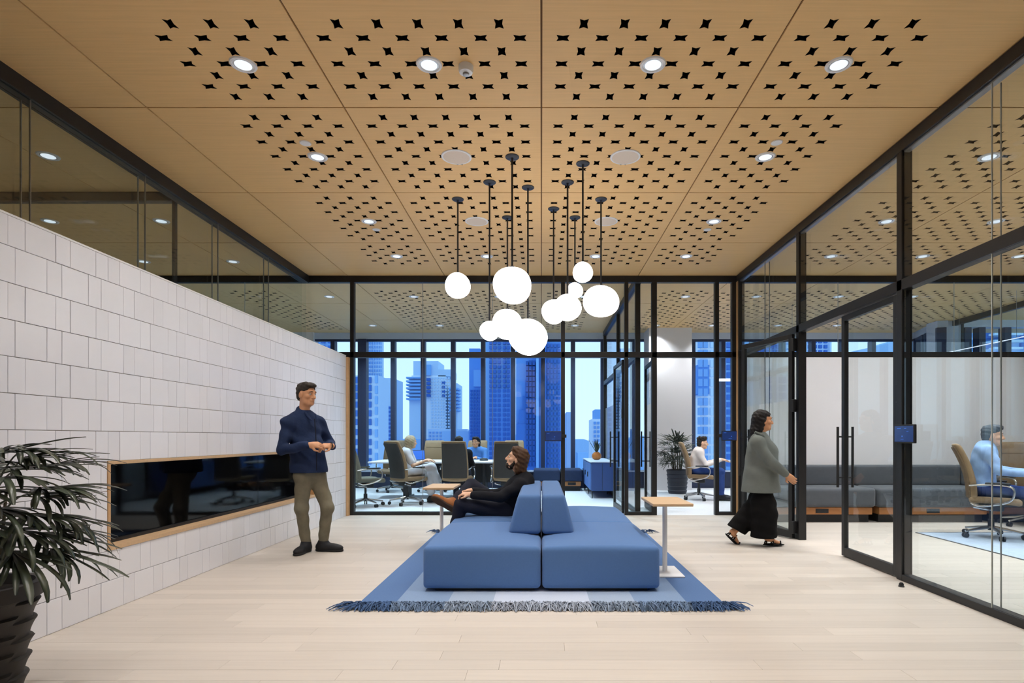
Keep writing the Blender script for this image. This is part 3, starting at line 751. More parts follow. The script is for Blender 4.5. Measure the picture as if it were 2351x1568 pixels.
bench(.44, .93, 12.75, 13.44, 'short navy window bench beside the blue credenza', 'navyfab', backz=None)

# ---------------------------------------------------------------- credenza with vase
M['bluelac'] = mat('blue_lacquer', (52, 78, 134), 0.45, var=0.04, vscale=4)
M['bluelac2'] = mat('blue_lacquer_open', (84, 124, 190), 0.5)
t = thing('credenza', 'blue steel credenza on thin legs in the conference room', 'cabinet', (1.22, 12.2, 0))
cx0, cx1, cy0, cy1, cz0, cz1 = .965, 1.455, 11.2, 13.15, .15, .73
k = MB(); k.box(cx0+.02, cx1, cy0, cy1, cz0, cz1-.02); k.build('body', 'bluelac', t)
box_part('top', 'soffit', t, cx0-.01, cx1, cy0-.01, cy1+.01, cz1-.02, cz1, c=.003)
for i in range(3):
    a, c = cy0+i*(cy1-cy0)/3, cy0+(i+1)*(cy1-cy0)/3
    dr = box_part('door', 'bluelac2', t, cx0, cx0+.02, a+.012, c-.012, cz0+.02, cz1-.04, c=.003)
    MB().cbox(cx0-.018, cx0, c-.10, c-.085, .4, .5, c=.003).build('handle', 'dark', dr)
box_part('side_groove', 'dark', t, 1.2, 1.206, cy0-.002, cy0+.01, cz0+.02, cz1-.04)
for x in (cx0+.04, cx1-.04):
    for y in (cy0+.05, (cy0+cy1)/2, cy1-.05): MB().tube([(x, y, cz0), (x, y, 0)], [.012, .009], 8).build('leg', 'dark', t, smooth=True)
M['copper'] = mat('copper_glaze', (196, 120, 60), 0.3, var=0.15, vscale=14, metal=0.3)
M['leafd'] = mat('dark_leaf', (52, 62, 44), 0.45, var=0.25, vscale=14, rnd=0.25)
vx, vy = 1.185, 12.2
t = thing('vase_plant', 'spiky green plant in a round copper vase on the blue credenza', 'potted plant', (vx, vy, cz1))
MB().lathe([(.05, 0), (.085, .02), (.105, .07), (.095, .12), (.06, .155), (.05, .165), (.045, .16)], 24, c=(vx, vy, cz1)).build('vase', 'copper', t, smooth=True)
for i in range(11):
    a = i*2.4; tilt = .12+.5*(i/11)*random.uniform(.7, 1.2); L_ = random.uniform(.22, .34)
    d = np.array([math.cos(a)*math.sin(tilt), math.sin(a)*math.sin(tilt), math.cos(tilt)]); s_ = np.cross(d, [0, 0, 1.]); s_ /= np.linalg.norm(s_)
    p = np.array([vx, vy, cz1+.14]); vs = []; fs = []
    for j, w in enumerate((.016, .024, .022, .014, .002)):
        q = p+d*L_*j/4; vs += [q-s_*w, q+s_*w, q+np.cross(s_, d)*.006]
    for j in range(4):
        o_ = j*3; fs += [(o_, o_+2, o_+5, o_+3), (o_+2, o_+1, o_+4, o_+5), (o_+1, o_, o_+3, o_+4)]
    MB().add(vs, fs).build('leaf', 'leafd', t, smooth=True)

# ---------------------------------------------------------------- palms
M['palm'] = mat('palm_leaf', (68, 76, 60), 0.3, var=0.22, vscale=9, rnd=0.35, spec=0.7)
M['cane'] = mat('palm_cane', (70, 62, 44), 0.8, var=0.3, vscale=30, bump=.4, bscale=80)
M['pot'] = mat('dark_ridged_pot', (42, 37, 33), 0.6, var=0.15, vscale=8)
M['soil'] = mat('potting_soil', (38, 30, 24), 1.0, var=.4, vscale=60, bump=.6, bscale=90)
def leaf_mesh(L, wd, droop, tip, n=8):
    b = MB(); vs = []; fs = []; p = np.zeros(3); a = 0.0
    for j in range(n+1):
        u = j/n; w = wd*min(1.0, .3+2.6*u)
        if u > .72: w *= 1-.62*((u-.72)/.28)**2
        f = .28*w
        vs += [(p[0], -w, p[2]+f), (p[0], 0, p[2]), (p[0], w, p[2]+f), (p[0], 0, p[2]-.0012)]
        a = -droop*u*u*1.4; p = p+np.array([math.cos(a), 0, math.sin(a)])*L/n
    for j in range(n):
        o_ = j*4; q = o_+4
        fs += [(o_, q, q+1, o_+1), (o_+1, q+1, q+2, o_+2), (o_+2, q+2, q+3, o_+3), (o_+3, q+3, q, o_)]
    return b.add(vs, fs).mesh('leaf')
LEAF = [leaf_mesh(L_, .016, d_, .3) for L_ in (.27, .33, .40) for d_ in (.2, .5, 1.0)]
for m_ in LEAF: m_.materials.append(M['palm']); m_.polygons.foreach_set('use_smooth', [True]*len(m_.polygons))
def palm(name, label, base, topz, fans, seed, sub=True):
    rr = random.Random(seed); t = thing(name, label, 'potted plant', base)
    x, y, _ = base
    return t, rr
bx_, by_ = -2.63, 2.62
pt, rr = palm('potted_palm', 'large broad leaved palm in a dark spiral ridged pot by the tiled wall', (bx_, by_, 0), .5, 0, 5)
def ridged(cx, cy, zt, rt, rb, n=48, ridges=6, amp=.022, slope=.35):
    vs = []; fs = []; NZ = 70
    for i in range(NZ+1):
        u = i/NZ; z = zt*u
        for kx in range(n):
            a = 2*pi*kx/n; r = rb+(rt-rb)*u**1.3
            if u < .86:
                ph = (u*ridges+a/(2*pi)*slope*2) % 1.0
                r += amp*(ph**2.2) - amp*.3
            else: r = rt+.012
            vs.append((cx+r*math.cos(a), cy+r*math.sin(a), z))
    for rim in ((rt-.02, zt), (rt-.03, zt-.05)):
        for kx in range(n):
            a = 2*pi*kx/n; vs.append((cx+rim[0]*math.cos(a), cy+rim[0]*math.sin(a), rim[1]))
    for i in range(NZ+2):
        for kx in range(n): fs.append((i*n+kx, i*n+(kx+1) % n, (i+1)*n+(kx+1) % n, (i+1)*n+kx))
    fs.append(tuple(range(n))[::-1]); fs.append(tuple((NZ+2)*n+kx for kx in range(n)))
    return MB().add(vs, fs)
ridged(bx_, by_, .52, .245, .185).build('pot', 'pot', pt, smooth=True)
MB().lathe([(.225, .465), (.2, .472), (.05, .485)], 32, c=(bx_, by_, 0)).build('soil', 'soil', pt, smooth=True)
def frond(t, base, tip, fdir, nleaf, spread, rr, scale, sub):
    # petiole from base to tip, then a fan of leaflets around fdir
    base = np.array(base); tip = np.array(tip); fdir = np.array(fdir)/np.linalg.norm(fdir)
    mid = (base+tip)/2+np.array([0, 0, .06])
    pts = [base*(1-u)**2+mid*2*u*(1-u)+tip*u*u for u in np.linspace(0, 1, 7)]
    st = MB().tube(pts, [.0055-.0004*i for i in range(7)], 6).build('frond', 'palm', t, smooth=True)
    side = np.cross(fdir, [0, 0, 1.]); side /= np.linalg.norm(side); up = np.cross(side, fdir)
    for i in range(nleaf):
        a = (i/(nleaf-1)-.5)*spread + rr.uniform(-.06, .06)
        d = fdir*math.cos(a)+side*math.sin(a)+up*(.12*math.cos(a*1.2)+rr.uniform(-.08, .08)); d /= np.linalg.norm(d)
        z = up - d*np.dot(up, d); z /= np.linalg.norm(z); yv = np.cross(z, d)
        Mx = Matrix(((d[0], yv[0], z[0], 0), (d[1], yv[1], z[1], 0), (d[2], yv[2], z[2], 0), (0, 0, 0, 1)))
        o = bpy.data.objects.new('leaf', rr.choice(LEAF)); COL.objects.link(o); o.parent = st
        s_ = scale*rr.uniform(.85, 1.1)*(1-.18*abs(a)/(spread/2))
        o.matrix_local = Matrix.Translation(Vector(tip-LOC[t.name])) @ Mx @ Matrix.Diagonal((s_, s_*rr.uniform(.8, 1.2), s_, 1))
canes = []
for i in range(6):
    a = i*1.05+.3; r = .09*(.5+.5*(i % 2)); top = np.array([bx_+r*math.cos(a)*1.6, by_+r*math.sin(a)*1.6, rr.uniform(.72, 1.02)])
    b0 = np.array([bx_+r*math.cos(a), by_+r*math.sin(a), .47]); canes.append((b0, top))
    MB().tube([b0, (b0+top)/2+np.array([.01, .0, 0]), top], [.008, .0075, .006], 8).build('cane', 'cane', pt, smooth=True)
FR = [  # (angle from +X, start height, tip reach, tip height, fan pitch)
 (-.10, 1.00, .24, 1.13, .02), (.25, 1.0, .20, 1.10, .08), (-.45, .92, .26, 1.02, -.05), (.05, .90, .30, .97, -.12), (.55, .95, .26, 1.06, .1),
 (-.15, .80, .32, .85, -.25), (.35, .78, .30, .83, -.3), (-.7, .78, .26, .84, -.3), (-.35, .66, .31, .70, -.5), (.12, .64, .34, .68, -.55),
 (.7, .7, .28, .76, -.3), (-.95, .64, .25, .69, -.5), (1.4, .95, .2, 1.04, .1), (-1.5, .9, .2, 1.0, .0), (1.8, .9, .08, 1.02, .3), (-1.8, .82, .08, .95, .3), (.0, 1.0, .12, 1.12, .25), (-.6, .98, .18, 1.08, .12), (.15, .86, .27, .92, -.15), (-.3, .74, .30, .79, -.35), (.45, .88, .24, .95, 0), (-.8, .9, .22, .97, -.05), (.3, .70, .26, .75, -.45), (-.05, .95, .18, 1.06, .0), (-.5, .82, .24, .89, -.2), (.9, .84, .22, .92, -.1)]
for i, (a, z0, rch, z1, pit) in enumerate(FR):
    c0, c1 = canes[i % 6]; s0 = c0+(c1-c0)*min(1, max(0, (z0-.47)/(c1[2]-.47)))
    dr = np.array([math.cos(a), math.sin(a), 0]); tp = np.array([bx_, by_, 0])+dr*rch+np.array([0, 0, z1])
    frond(pt, s0, tp, dr*math.cos(pit)+np.array([0, 0, math.sin(pit)]), 13 if i < 13 or i > 18 else 9, 2.1, rr, .84, True)
# background palm
qx, qy = 2.93, 12.25
bp_, rr2 = palm('potted_palm', 'bushy palm in a dark tiered pot beside the white column', (qx, qy, 0), .5, 0, 9)
k = MB(); pr = []
for i in range(6): pr += [(.185+.006*i, i*.085), (.205+.006*i, i*.085+.07)]
pr += [(.22, .52), (.2, .52), (.19, .47)]
M['potnavy'] = mat('dark_tiered_pot', (34, 38, 50), 0.5)
k.lathe(pr, 28, c=(qx, qy, 0)).build('pot', 'potnavy', bp_, smooth=True)
MB().lathe([(.19, .46), (.18, .47), (.02, .475)], 20, c=(qx, qy, 0)).build('soil', 'soil', bp_, smooth=True)
for i in range(7):
    a = i*.9; MB().tube([(qx+.08*math.cos(a), qy+.08*math.sin(a), .46), (qx+.13*math.cos(a), qy+.13*math.sin(a), 1.0)], [.012, .009], 6).build('cane', 'cane', bp_, smooth=True)
for i in range(60):
    a = rr2.uniform(0, 6.28); zz = rr2.uniform(.62, 1.2); r1 = rr2.uniform(.12, .24)*(1.15-.25*abs(zz-.9))
    dr = np.array([math.cos(a), math.sin(a), 0]); pit = rr2.uniform(-.2, .7)+(zz-.9)*1.1
    frond(bp_, (qx+dr[0]*.1, qy+dr[1]*.1, zz-.12), np.array([qx, qy, zz])+dr*r1, dr*math.cos(pit)+np.array([0, 0, math.sin(pit)]), 6, 2.0, rr2, .9, False)
# ---------------------------------------------------------------- city beyond the windows
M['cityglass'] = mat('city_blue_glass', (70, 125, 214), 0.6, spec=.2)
def cmat(n, c): M[n] = mat(n, c, 0.8, spec=.1)  # blue cast of the outdoor light is put into these city colours
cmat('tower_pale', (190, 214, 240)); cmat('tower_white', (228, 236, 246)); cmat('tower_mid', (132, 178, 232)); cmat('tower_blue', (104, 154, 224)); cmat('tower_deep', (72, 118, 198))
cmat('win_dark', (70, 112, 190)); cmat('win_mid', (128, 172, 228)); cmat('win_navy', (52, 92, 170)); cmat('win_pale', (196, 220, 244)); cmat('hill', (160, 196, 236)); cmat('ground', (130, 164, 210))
GZ = -45.0
g = MB().box(-260, 260, 20, 420, GZ-1, GZ).build('city_ground', 'ground'); setp(g, 'hazy blue city ground far below the windows', 'ground', kind='structure')
def X_(px, Y): return (px-VX)*Y/FPX
def Z_(py, Y): return CH-(py-VY)*Y/FPX
def tower(label, px0, px1, pyt, Y, depth, m, name='office_tower'):
    t = thing(name, label, 'building', (X_((px0+px1)/2, Y), Y, GZ))
    depth = min(depth, 4 if Y < 82 else 8)
    x0 = X_(px0, Y+depth) if px0 > VX else X_(px0, Y); x1 = X_(px1, Y+depth) if px1 < VX else X_(px1, Y)
    MB().box(x0, x1, Y, Y+depth, GZ, Z_(pyt, Y)).build('tower_body', m, t)
    return t
def block(t, nm, px0, px1, py0, py1, Y, depth, m, out=0.0):
    return MB().box(X_(px0, Y), X_(px1, Y), Y-out, Y+depth, Z_(py1, Y), Z_(py0, Y)).build(nm, m, t)
def wins(t, xs, ys, w, h, Y, m, out=.25, single=True):
    if single:
        me = MB().box(0, w*Y/FPX, -out, .1, -h*Y/FPX, 0).mesh('window')
        for py in ys:
            for px in xs:
                link('window', me, m, t, loc=np.array([X_(px, Y), Y, Z_(py, Y)])-LOC[t.name])
    else:
        b = MB()
        for py in ys:
            for px in xs: b.box(X_(px, Y), X_(px+w, Y), Y-out, Y+.1, Z_(py+h, Y), Z_(py, Y))
        b.build('window_field', m, t, kind='stuff')
fr_ = np.arange
# near left block with large square windows
t = tower('pale blue office block with big square windows at the left edge of the view', 700, 892, 862, 60, 9, 'tower_pale')
wins(t, (816, 838), (866, 884, 902, 922, 942, 962, 985, 1008, 1030, 1052), 15, 14, 60, 'win_dark')
wins(t, (862,), (862, 886, 910, 934, 960, 986, 1012, 1040), 6, 18, 60, 'win_mid')
wins(t, (795, 772, 750, 726), (866, 890, 914, 942), 14, 15, 60, 'win_dark')
t = tower('tall pale tower with stepped crown behind the left block', 842, 881, 770, 110, 9, 'tower_pale')
block(t, 'shoulder', 878, 902, 868, 1100, 110, 8, 'tower_pale'); wins(t, list(fr_(846, 878, 4)), list(fr_(776, 1050, 9)), 2, 6, 110, 'win_mid', single=False)
t = tower('mid blue tower at the lower left of the windows', 872, 905, 928, 90, 9, 'tower_mid')
wins(t, list(fr_(875, 903, 6)), list(fr_(934, 1070, 9)), 4, 5, 90, 'win_dark', single=False)
t = tower('slim blue tower glimpsed over the tiled wall', 640, 770, 742, 75, 9, 'tower_mid')
wins(t, (690, 706, 722, 738, 754), (750, 772, 794, 816), 9, 16, 75, 'win_dark')
# white tower with balconies in the middle
t = tower('white residential tower with rows of balconies in the middle of the skyline', 945, 1036, 862, 130, 9, 'tower_white')
block(t, 'penthouse', 949, 1006, 829, 862, 130, 8, 'tower_pale'); block(t, 'penthouse', 1006, 1036, 848, 864, 130, 8, 'tower_pale')
block(t, 'side_wing', 941, 972, 866, 1100, 130, 8, 'tower_pale', out=.6); block(t, 'stair_core', 974, 990, 838, 862, 130, 10, 'tower_mid', out=.6)
for py in (867, 875, 883, 891, 899, 907, 915):
    block(t, 'balcony', 937, 974, py, py+4, 130, 3, 'tower_mid', out=2.0); block(t, 'balcony', 1034, 1054, py+25, py+29, 130, 3, 'tower_mid', out=2.0)
block(t, 'side_wing', 1036, 1050, 880, 1100, 130, 8, 'tower_pale')
wins(t, (981,), (869, 878, 887, 896, 905), 8, 6, 130, 'win_dark', out=.9); wins(t, (1015,), (876, 886, 896, 906), 7, 6, 130, 'win_dark')
wins(t, list(fr_(990, 1034, 6.5)), list(fr_(866, 985, 7)), 3.5, 4, 130, 'win_pale', single=False)
t = tower('row of lower pale blocks below the white tower', 982, 1076, 985, 113.5, 3, 'tower_pale'); wins(t, list(fr_(985, 1012, 8)), list(fr_(991, 1060, 8)), 4, 4, 113.5, 'win_mid', single=False)
block(t, 'annex', 1014, 1076, 990, 1100, 112, 1.4, 'hill')
t = tower('low blue block at the foot of the skyline', 935, 986, 1008, 84, 4, 'tower_mid'); wins(t, list(fr_(938, 984, 9)), list(fr_(1014, 1070, 9)), 5, 5, 85, 'win_dark', single=False)
# great blue tower group
t = tower('broad blue office tower, left part of the tall dark group', 1077, 1112, 800, 105, 9, 'tower_blue')
block(t, 'bright_bay', 1088, 1105, 850, 888, 105, 2, 'tower_mid', out=.5); wins(t, list(fr_(1080, 1110, 6)), list(fr_(895, 1080, 8)), 4, 5, 105, 'win_dark', single=False)
t = tower('blue gridded office tower in the middle of the tall group', 1106, 1184, 740, 95, 9, 'tower_mid')
block(t, 'lower_face', 1124, 1172, 893, 1100, 95, 2, 'tower_blue', out=.3)
wins(t, [1124, 1133, 1143, 1155, 1164], list(fr_(784, 1080, 11)), 6.5, 7, 95, 'win_dark', out=.45, single=False)
t = tower('deep blue stepped office tower beside the door frame', 1184.5, 1292, 730, 80, 9, 'tower_blue')
for i, (a, c) in enumerate(((1214, 828), (1206, 872), (1200, 910), (1192, 942), (1186, 974))): block(t, 'setback', a, 1231, c, 1100, 80, 2, 'tower_deep', out=.5+.15*i)
block(t, 'pier', 1231, 1237, 740, 1100, 80, 2, 'tower_mid', out=2.0); block(t, 'pier', 1248, 1254, 740, 1100, 80, 2, 'tower_deep', out=1.0)
wins(t, list(fr_(1208, 1230, 7.5)), list(fr_(832, 1070, 12)), 5.5, 9, 80, 'win_navy', out=1.4)
wins(t, list(fr_(1256, 1288, 8)), list(fr_(790, 1070, 12)), 5, 8, 80, 'win_dark', out=.4, single=False)
# right of the door
t = tower('pale slab tower in the gap beside the door frame', 1296, 1313, 946, 90, 9, 'tower_pale')
t = tower('white tower with paired square windows beyond the open door', 1352, 1392, 962, 120, 9, 'tower_white')
block(t, 'lift_house', 1366, 1380, 940, 962, 120, 6, 'tower_mid'); wins(t, (1363, 1371), (968, 978, 988, 998, 1008, 1018), 5.5, 6, 120, 'win_mid')
t = tower('low bright blue block at the window sill', 1322, 1350, 1040, 70, 9, 'tower_mid')
hl = MB()
pts = [(-140, 300), (-60, 300), (-20, 300), (20, 300), (60, 300), (120, 300), (220, 300)]
prof = [(X_(900, 300), Z_(1012, 300)), (X_(1060, 300), Z_(985, 300)), (X_(1300, 300), Z_(1010, 300)), (X_(1340, 300), Z_(1008, 300)), (X_(1370, 300), Z_(1018, 300)), (X_(1500, 300), Z_(1000, 300)), (X_(1800, 300), Z_(985, 300)), (X_(1960, 300), Z_(806, 300)), (X_(2060, 300), Z_(784, 300)), (X_(2100, 300), Z_(768, 300)), (X_(2300, 300), Z_(775, 300)), (X_(2600, 300), Z_(900, 300))]
hl.prism(prof + [(prof[-1][0], GZ), (prof[0][0], GZ)], 'y', 300, 340)
h_ = hl.build('distant_hill', 'hill'); setp(h_, 'hazy distant hill behind the city towers', 'hill', kind='structure')
t = tower('pale tower with a white window grid behind the small meeting room', 1588, 1650, 700, 70, 9, 'tower_white')
wins(t, (1602, 1614), list(fr_(760, 1070, 22)), 10, 17, 70, 'win_mid'); wins(t, (1630,), list(fr_(760, 1070, 22)), 7, 17, 70, 'win_pale')
block(t, 'dark_bay', 1600, 1628, 838, 905, 70, 2, 'tower_blue', out=.1)
t = tower('blue tower at the back right corner of the view', 1650, 1720, 690, 60, 9, 'tower_mid')
wins(t, (1668, 1680), list(fr_(770, 1060, 17)), 8, 12, 60, 'win_dark')
for i, (a, c, yt, m_, q) in enumerate(((1728, 1790, 700, 'tower_blue', 'first'), (1800, 1838, 720, 'tower_mid', 'second'), (1850, 1905, 715, 'tower_pale', 'third'))):
    t = tower('tower seen through the right clerestory, %s from the left' % q, a, c, yt, 70+i*6, 9, m_)
    wins(t, list(fr_(a+5, c-8, 12)), (780, 792, 804), 7, 8, 70+i*6, 'win_dark' if i % 2 == 0 else 'win_pale')
t = tower('blue block with white balconies at the far right edge', 2225, 2420, 690, 55, 9, 'tower_mid')
for py in (752, 768, 784, 800): block(t, 'balcony', 2265, 2330, py, py+5, 55, 2, 'win_pale', out=1)
wins(t, (2262, 2340, 2362), (740, 764, 788), 14, 14, 55, 'win_dark')
# ---------------------------------------------------------------- implicit surfaces for bodies, clothes and hair
def nrm(v): v = np.array(v, float); return v/(np.linalg.norm(v)+1e-12)
def cap(a, b, r0, r1=None, k=.02): return ('c', np.array(a, float), np.array(b, float), r0, r0 if r1 is None else r1, k)
def ell(c, rad, ax, k=.02): return ('e', np.array(c, float), np.array(rad, float), np.array(ax, float), k)
def smin(a, b, k):
    if k <= 0: return np.minimum(a, b)
    h = np.clip(.5+.5*(b-a)/k, 0, 1); return b+(a-b)*h-k*h*(1-h)
def sdf_mesh(name, prims, h, cuts=(), carve=(), wr=0.0, wf=18.0):
    lo = np.full(3, 1e9); hi = -lo
    for p in prims:
        if p[0] == 'c':
            r = max(p[3], p[4]); lo = np.minimum(lo, np.minimum(p[1], p[2])-r); hi = np.maximum(hi, np.maximum(p[1], p[2])+r)
        else: r = p[2].max(); lo = np.minimum(lo, p[1]-r); hi = np.maximum(hi, p[1]+r)
    lo -= 3*h+wr; hi += 3*h+wr; n = np.ceil((hi-lo)/h).astype(int)+1
    ax = [lo[i]+h*np.arange(n[i]) for i in range(3)]
    D = np.full(n, 1.0, np.float32)
    for p in list(prims)+[('x',)+c for c in carve]:
        car = p[0] == 'x'
        if car: p = p[1:]
        if p[0] == 'c': r = max(p[3], p[4]); a = np.minimum(p[1], p[2])-r; b = np.maximum(p[1], p[2])+r
        else: r = p[2].max(); a = p[1]-r; b = p[1]+r
        m = p[-1]+3*h+.02
        i0 = np.clip(((a-m-lo)/h).astype(int), 0, n-1); i1 = np.clip(((b+m-lo)/h).astype(int)+2, 0, n)
        if np.any(i1 <= i0): continue
        sl = tuple(slice(i0[q], i1[q]) for q in range(3))
        X = ax[0][sl[0]][:, None, None]; Y = ax[1][sl[1]][None, :, None]; Z = ax[2][sl[2]][None, None, :]
        if p[0] == 'c':
            A, B = p[1], p[2]; ab = B-A; L2 = ab@ab+1e-12
            t = np.clip(((X-A[0])*ab[0]+(Y-A[1])*ab[1]+(Z-A[2])*ab[2])/L2, 0, 1)
            d = np.sqrt((X-A[0]-t*ab[0])**2+(Y-A[1]-t*ab[1])**2+(Z-A[2]-t*ab[2])**2)-(p[3]+(p[4]-p[3])*t)
        else:
            C, R, Ax = p[1], p[2], p[3]
            q = [(X-C[0])*Ax[i][0]+(Y-C[1])*Ax[i][1]+(Z-C[2])*Ax[i][2] for i in range(3)]
            k0 = np.sqrt(sum((q[i]/R[i])**2 for i in range(3))); k1 = np.sqrt(sum((q[i]/R[i]**2)**2 for i in range(3)))+1e-9
            d = k0*(k0-1)/k1
        D[sl] = np.maximum(D[sl], -d) if car else smin(D[sl], d.astype(np.float32), p[-1])
    if wr or cuts:
        X = ax[0][:, None, None]; Y = ax[1][None, :, None]; Z = ax[2][None, None, :]
        if wr: D = D + (wr*(np.sin(wf*(X+.6*Z)+3*np.sin(wf*.31*Y))*np.sin(wf*1.27*(Z-.4*Y)+2*np.sin(wf*.4*X))+.5*np.sin(wf*2.3*(Z+.5*X+.3*Y)))).astype(np.float32)
        for (c, nn) in cuts: D = np.maximum(D, ((X-c[0])*nn[0]+(Y-c[1])*nn[1]+(Z-c[2])*nn[2]).astype(np.float32))
    S = D < 0
    # surface nets
    cs = np.zeros(tuple(n-1), np.int8)
    for dx in (0, 1):
        for dy in (0, 1):
            for dz in (0, 1): cs += S[dx:n[0]-1+dx, dy:n[1]-1+dy, dz:n[2]-1+dz]
    act = (cs > 0) & (cs < 8); I = np.argwhere(act); idx = np.full(act.shape, -1, np.int32); idx[act] = np.arange(len(I))
    acc = np.zeros((len(I), 3)); cnt = np.zeros(len(I))
    cor = [(a, b, c) for a in (0, 1) for b in (0, 1) for c in (0, 1)]
    for ca in cor:
        for q in range(3):
            if ca[q] == 0:
                cb = list(ca); cb[q] = 1
                va = D[I[:, 0]+ca[0], I[:, 1]+ca[1], I[:, 2]+ca[2]]; vb = D[I[:, 0]+cb[0], I[:, 1]+cb[1], I[:, 2]+cb[2]]
                mk = (va < 0) != (vb < 0); t = np.where(mk, va/(va-vb+1e-20), 0)
                pt = np.tile(np.array(ca, float), (len(I), 1)); pt[:, q] += t
                acc += pt*mk[:, None]; cnt += mk
    V = lo+h*(I+acc/np.maximum(cnt, 1)[:, None])
    F = []
    for q in range(3):
        a, b = [(1, 2), (2, 0), (0, 1)][q]
        sa = [slice(1, -1)]*3; sa[q] = slice(0, -1); sb = [slice(1, -1)]*3; sb[q] = slice(1, None)
        s0, s1 = S[tuple(sa)], S[tuple(sb)]
        for flip in (False, True):
            E = np.argwhere((s0 & ~s1) if not flip else (~s0 & s1))
            if not len(E): continue
            base = E+1; base[:, q] -= 1
            def cell(da, db):
                c = base.copy(); c[:, a] += da; c[:, b] += db; return idx[c[:, 0], c[:, 1], c[:, 2]]
            qd = np.stack([cell(-1, -1), cell(0, -1), cell(0, 0), cell(-1, 0)], 1)
            F.append(qd[:, ::-1] if flip else qd)
    F = np.concatenate(F); F = F[(F >= 0).all(1)]
    me = bpy.data.meshes.new(name); me.vertices.add(len(V)); me.vertices.foreach_set('co', V.ravel())
    me.loops.add(4*len(F)); me.loops.foreach_set('vertex_index', F.ravel().astype(np.int32))
    me.polygons.add(len(F)); me.polygons.foreach_set('loop_start', np.arange(0, 4*len(F), 4, dtype=np.int32))
    me.update(calc_edges=True); return me
def sdf_obj(name, prims, h, m, parent, **kw):
    me = sdf_mesh(name, prims, h, **kw)
    if parent is not None:
        off = LOC[parent.name]; co = np.empty(len(me.vertices)*3); me.vertices.foreach_get('co', co); co = co.reshape(-1, 3)-off; me.vertices.foreach_set('co', co.ravel()); me.update()
    return link(name, me, m, parent, smooth='all')

M['skin1'] = mat('skin_warm', (205, 150, 112), 0.5, var=.05, vscale=20, spec=.35)
M['skin2'] = mat('skin_fair', (222, 176, 145), 0.5, var=.05, vscale=20, spec=.35)
M['skin3'] = mat('skin_tan', (190, 132, 94), 0.5, var=.05, vscale=20, spec=.35)
M['eye'] = mat('eye_white', (214, 206, 198), 0.2); M['iris'] = mat('iris', (44, 32, 26), 0.15); M['lip'] = mat('lips', (165, 96, 82), 0.5)
def hm(n, c): M[n] = mat(n, c, .55, var=.35, vscale=5, vstretch=(30, 30, 6), bump=.5, bscale=40, bstretch=(3, 3, .6), spec=.3); return n
hm('hair_dark', (44, 36, 30)); hm('hair_brown', (78, 52, 32)); hm('hair_black', (24, 20, 20)); hm('hair_blond', (176, 160, 132)); hm('hair_grey', (62, 66, 74))
def cm(n, c, v=.1, b=.25): M[n] = mat(n, c, .9, var=v, vscale=7, bump=b, bscale=22, spec=.15); return n
cm('navy_shirt', (40, 53, 84), .2, .5); cm('olive_jeans', (122, 117, 100), .22); cm('black_knit', (30, 31, 36)); cm('ink_jeans', (36, 38, 50)); cm('grey_jacket', (112, 118, 114))
cm('black_cloth', (17, 16, 17)); cm('white_cloth', (216, 216, 222), .04); cm('sky_shirt', (92, 142, 210), .2); cm('cream_knit', (226, 214, 208), .05); cm('blue_jeans', (50, 72, 128)); cm('pale_shirt', (150, 182, 226), .22); cm('navy_trousers', (40, 58, 108))
M['shoe_black'] = mat('black_shoe', (20, 21, 26), .7, bump=.2, bscale=120); M['suede'] = mat('brown_suede', (150, 92, 48), .85, var=.15, vscale=30); M['sole'] = mat('shoe_sole', (60, 42, 28), .8); M['sole_b'] = mat('black_sole', (30, 30, 32), .8)
UP = np.array([0, 0, 1.])
def head_prims(c, f, u, big=1.0):
    f = nrm(f); u = nrm(np.array(u)-f*np.dot(u, f)); s = np.cross(f, u); A = (s, f, u); g = big
    def q(a, b, d): return c+(s*a+f*b+u*d)*g
    pr = [ell(q(0, -.012, .03), np.array((.073, .094, .088))*g, A, .02), ell(q(0, .022, -.045), np.array((.056, .066, .072))*g, A, .03),
          cap(q(-.03, .045, -.085), q(.03, .045, -.085), .026*g, k=.03), cap(q(0, .076, -.092), q(0, .07, -.086), .017*g, k=.02),
          cap(q(0, .088, .012), q(0, .107, -.026), .009*g, .014*g, k=.014), cap(q(-.012, .094, -.030), q(.012, .094, -.030), .0095*g, k=.01),
          cap(q(-.035, .072, .030), q(.035, .072, .030), .016*g, k=.02), ell(q(-.045, .055, -.02), np.array((.02, .025, .02))*g, A, .02), ell(q(.045, .055, -.02), np.array((.02, .025, .02))*g, A, .02),
          cap(q(-.018, .083, -.058), q(.018, .083, -.058), .0095*g, k=.012)]
    for sg in (-1, 1): pr.append(ell(q(sg*.078, -.008, -.012), np.array((.011, .022, .034))*g, A, .008))
    return pr, (s, f, u, q)
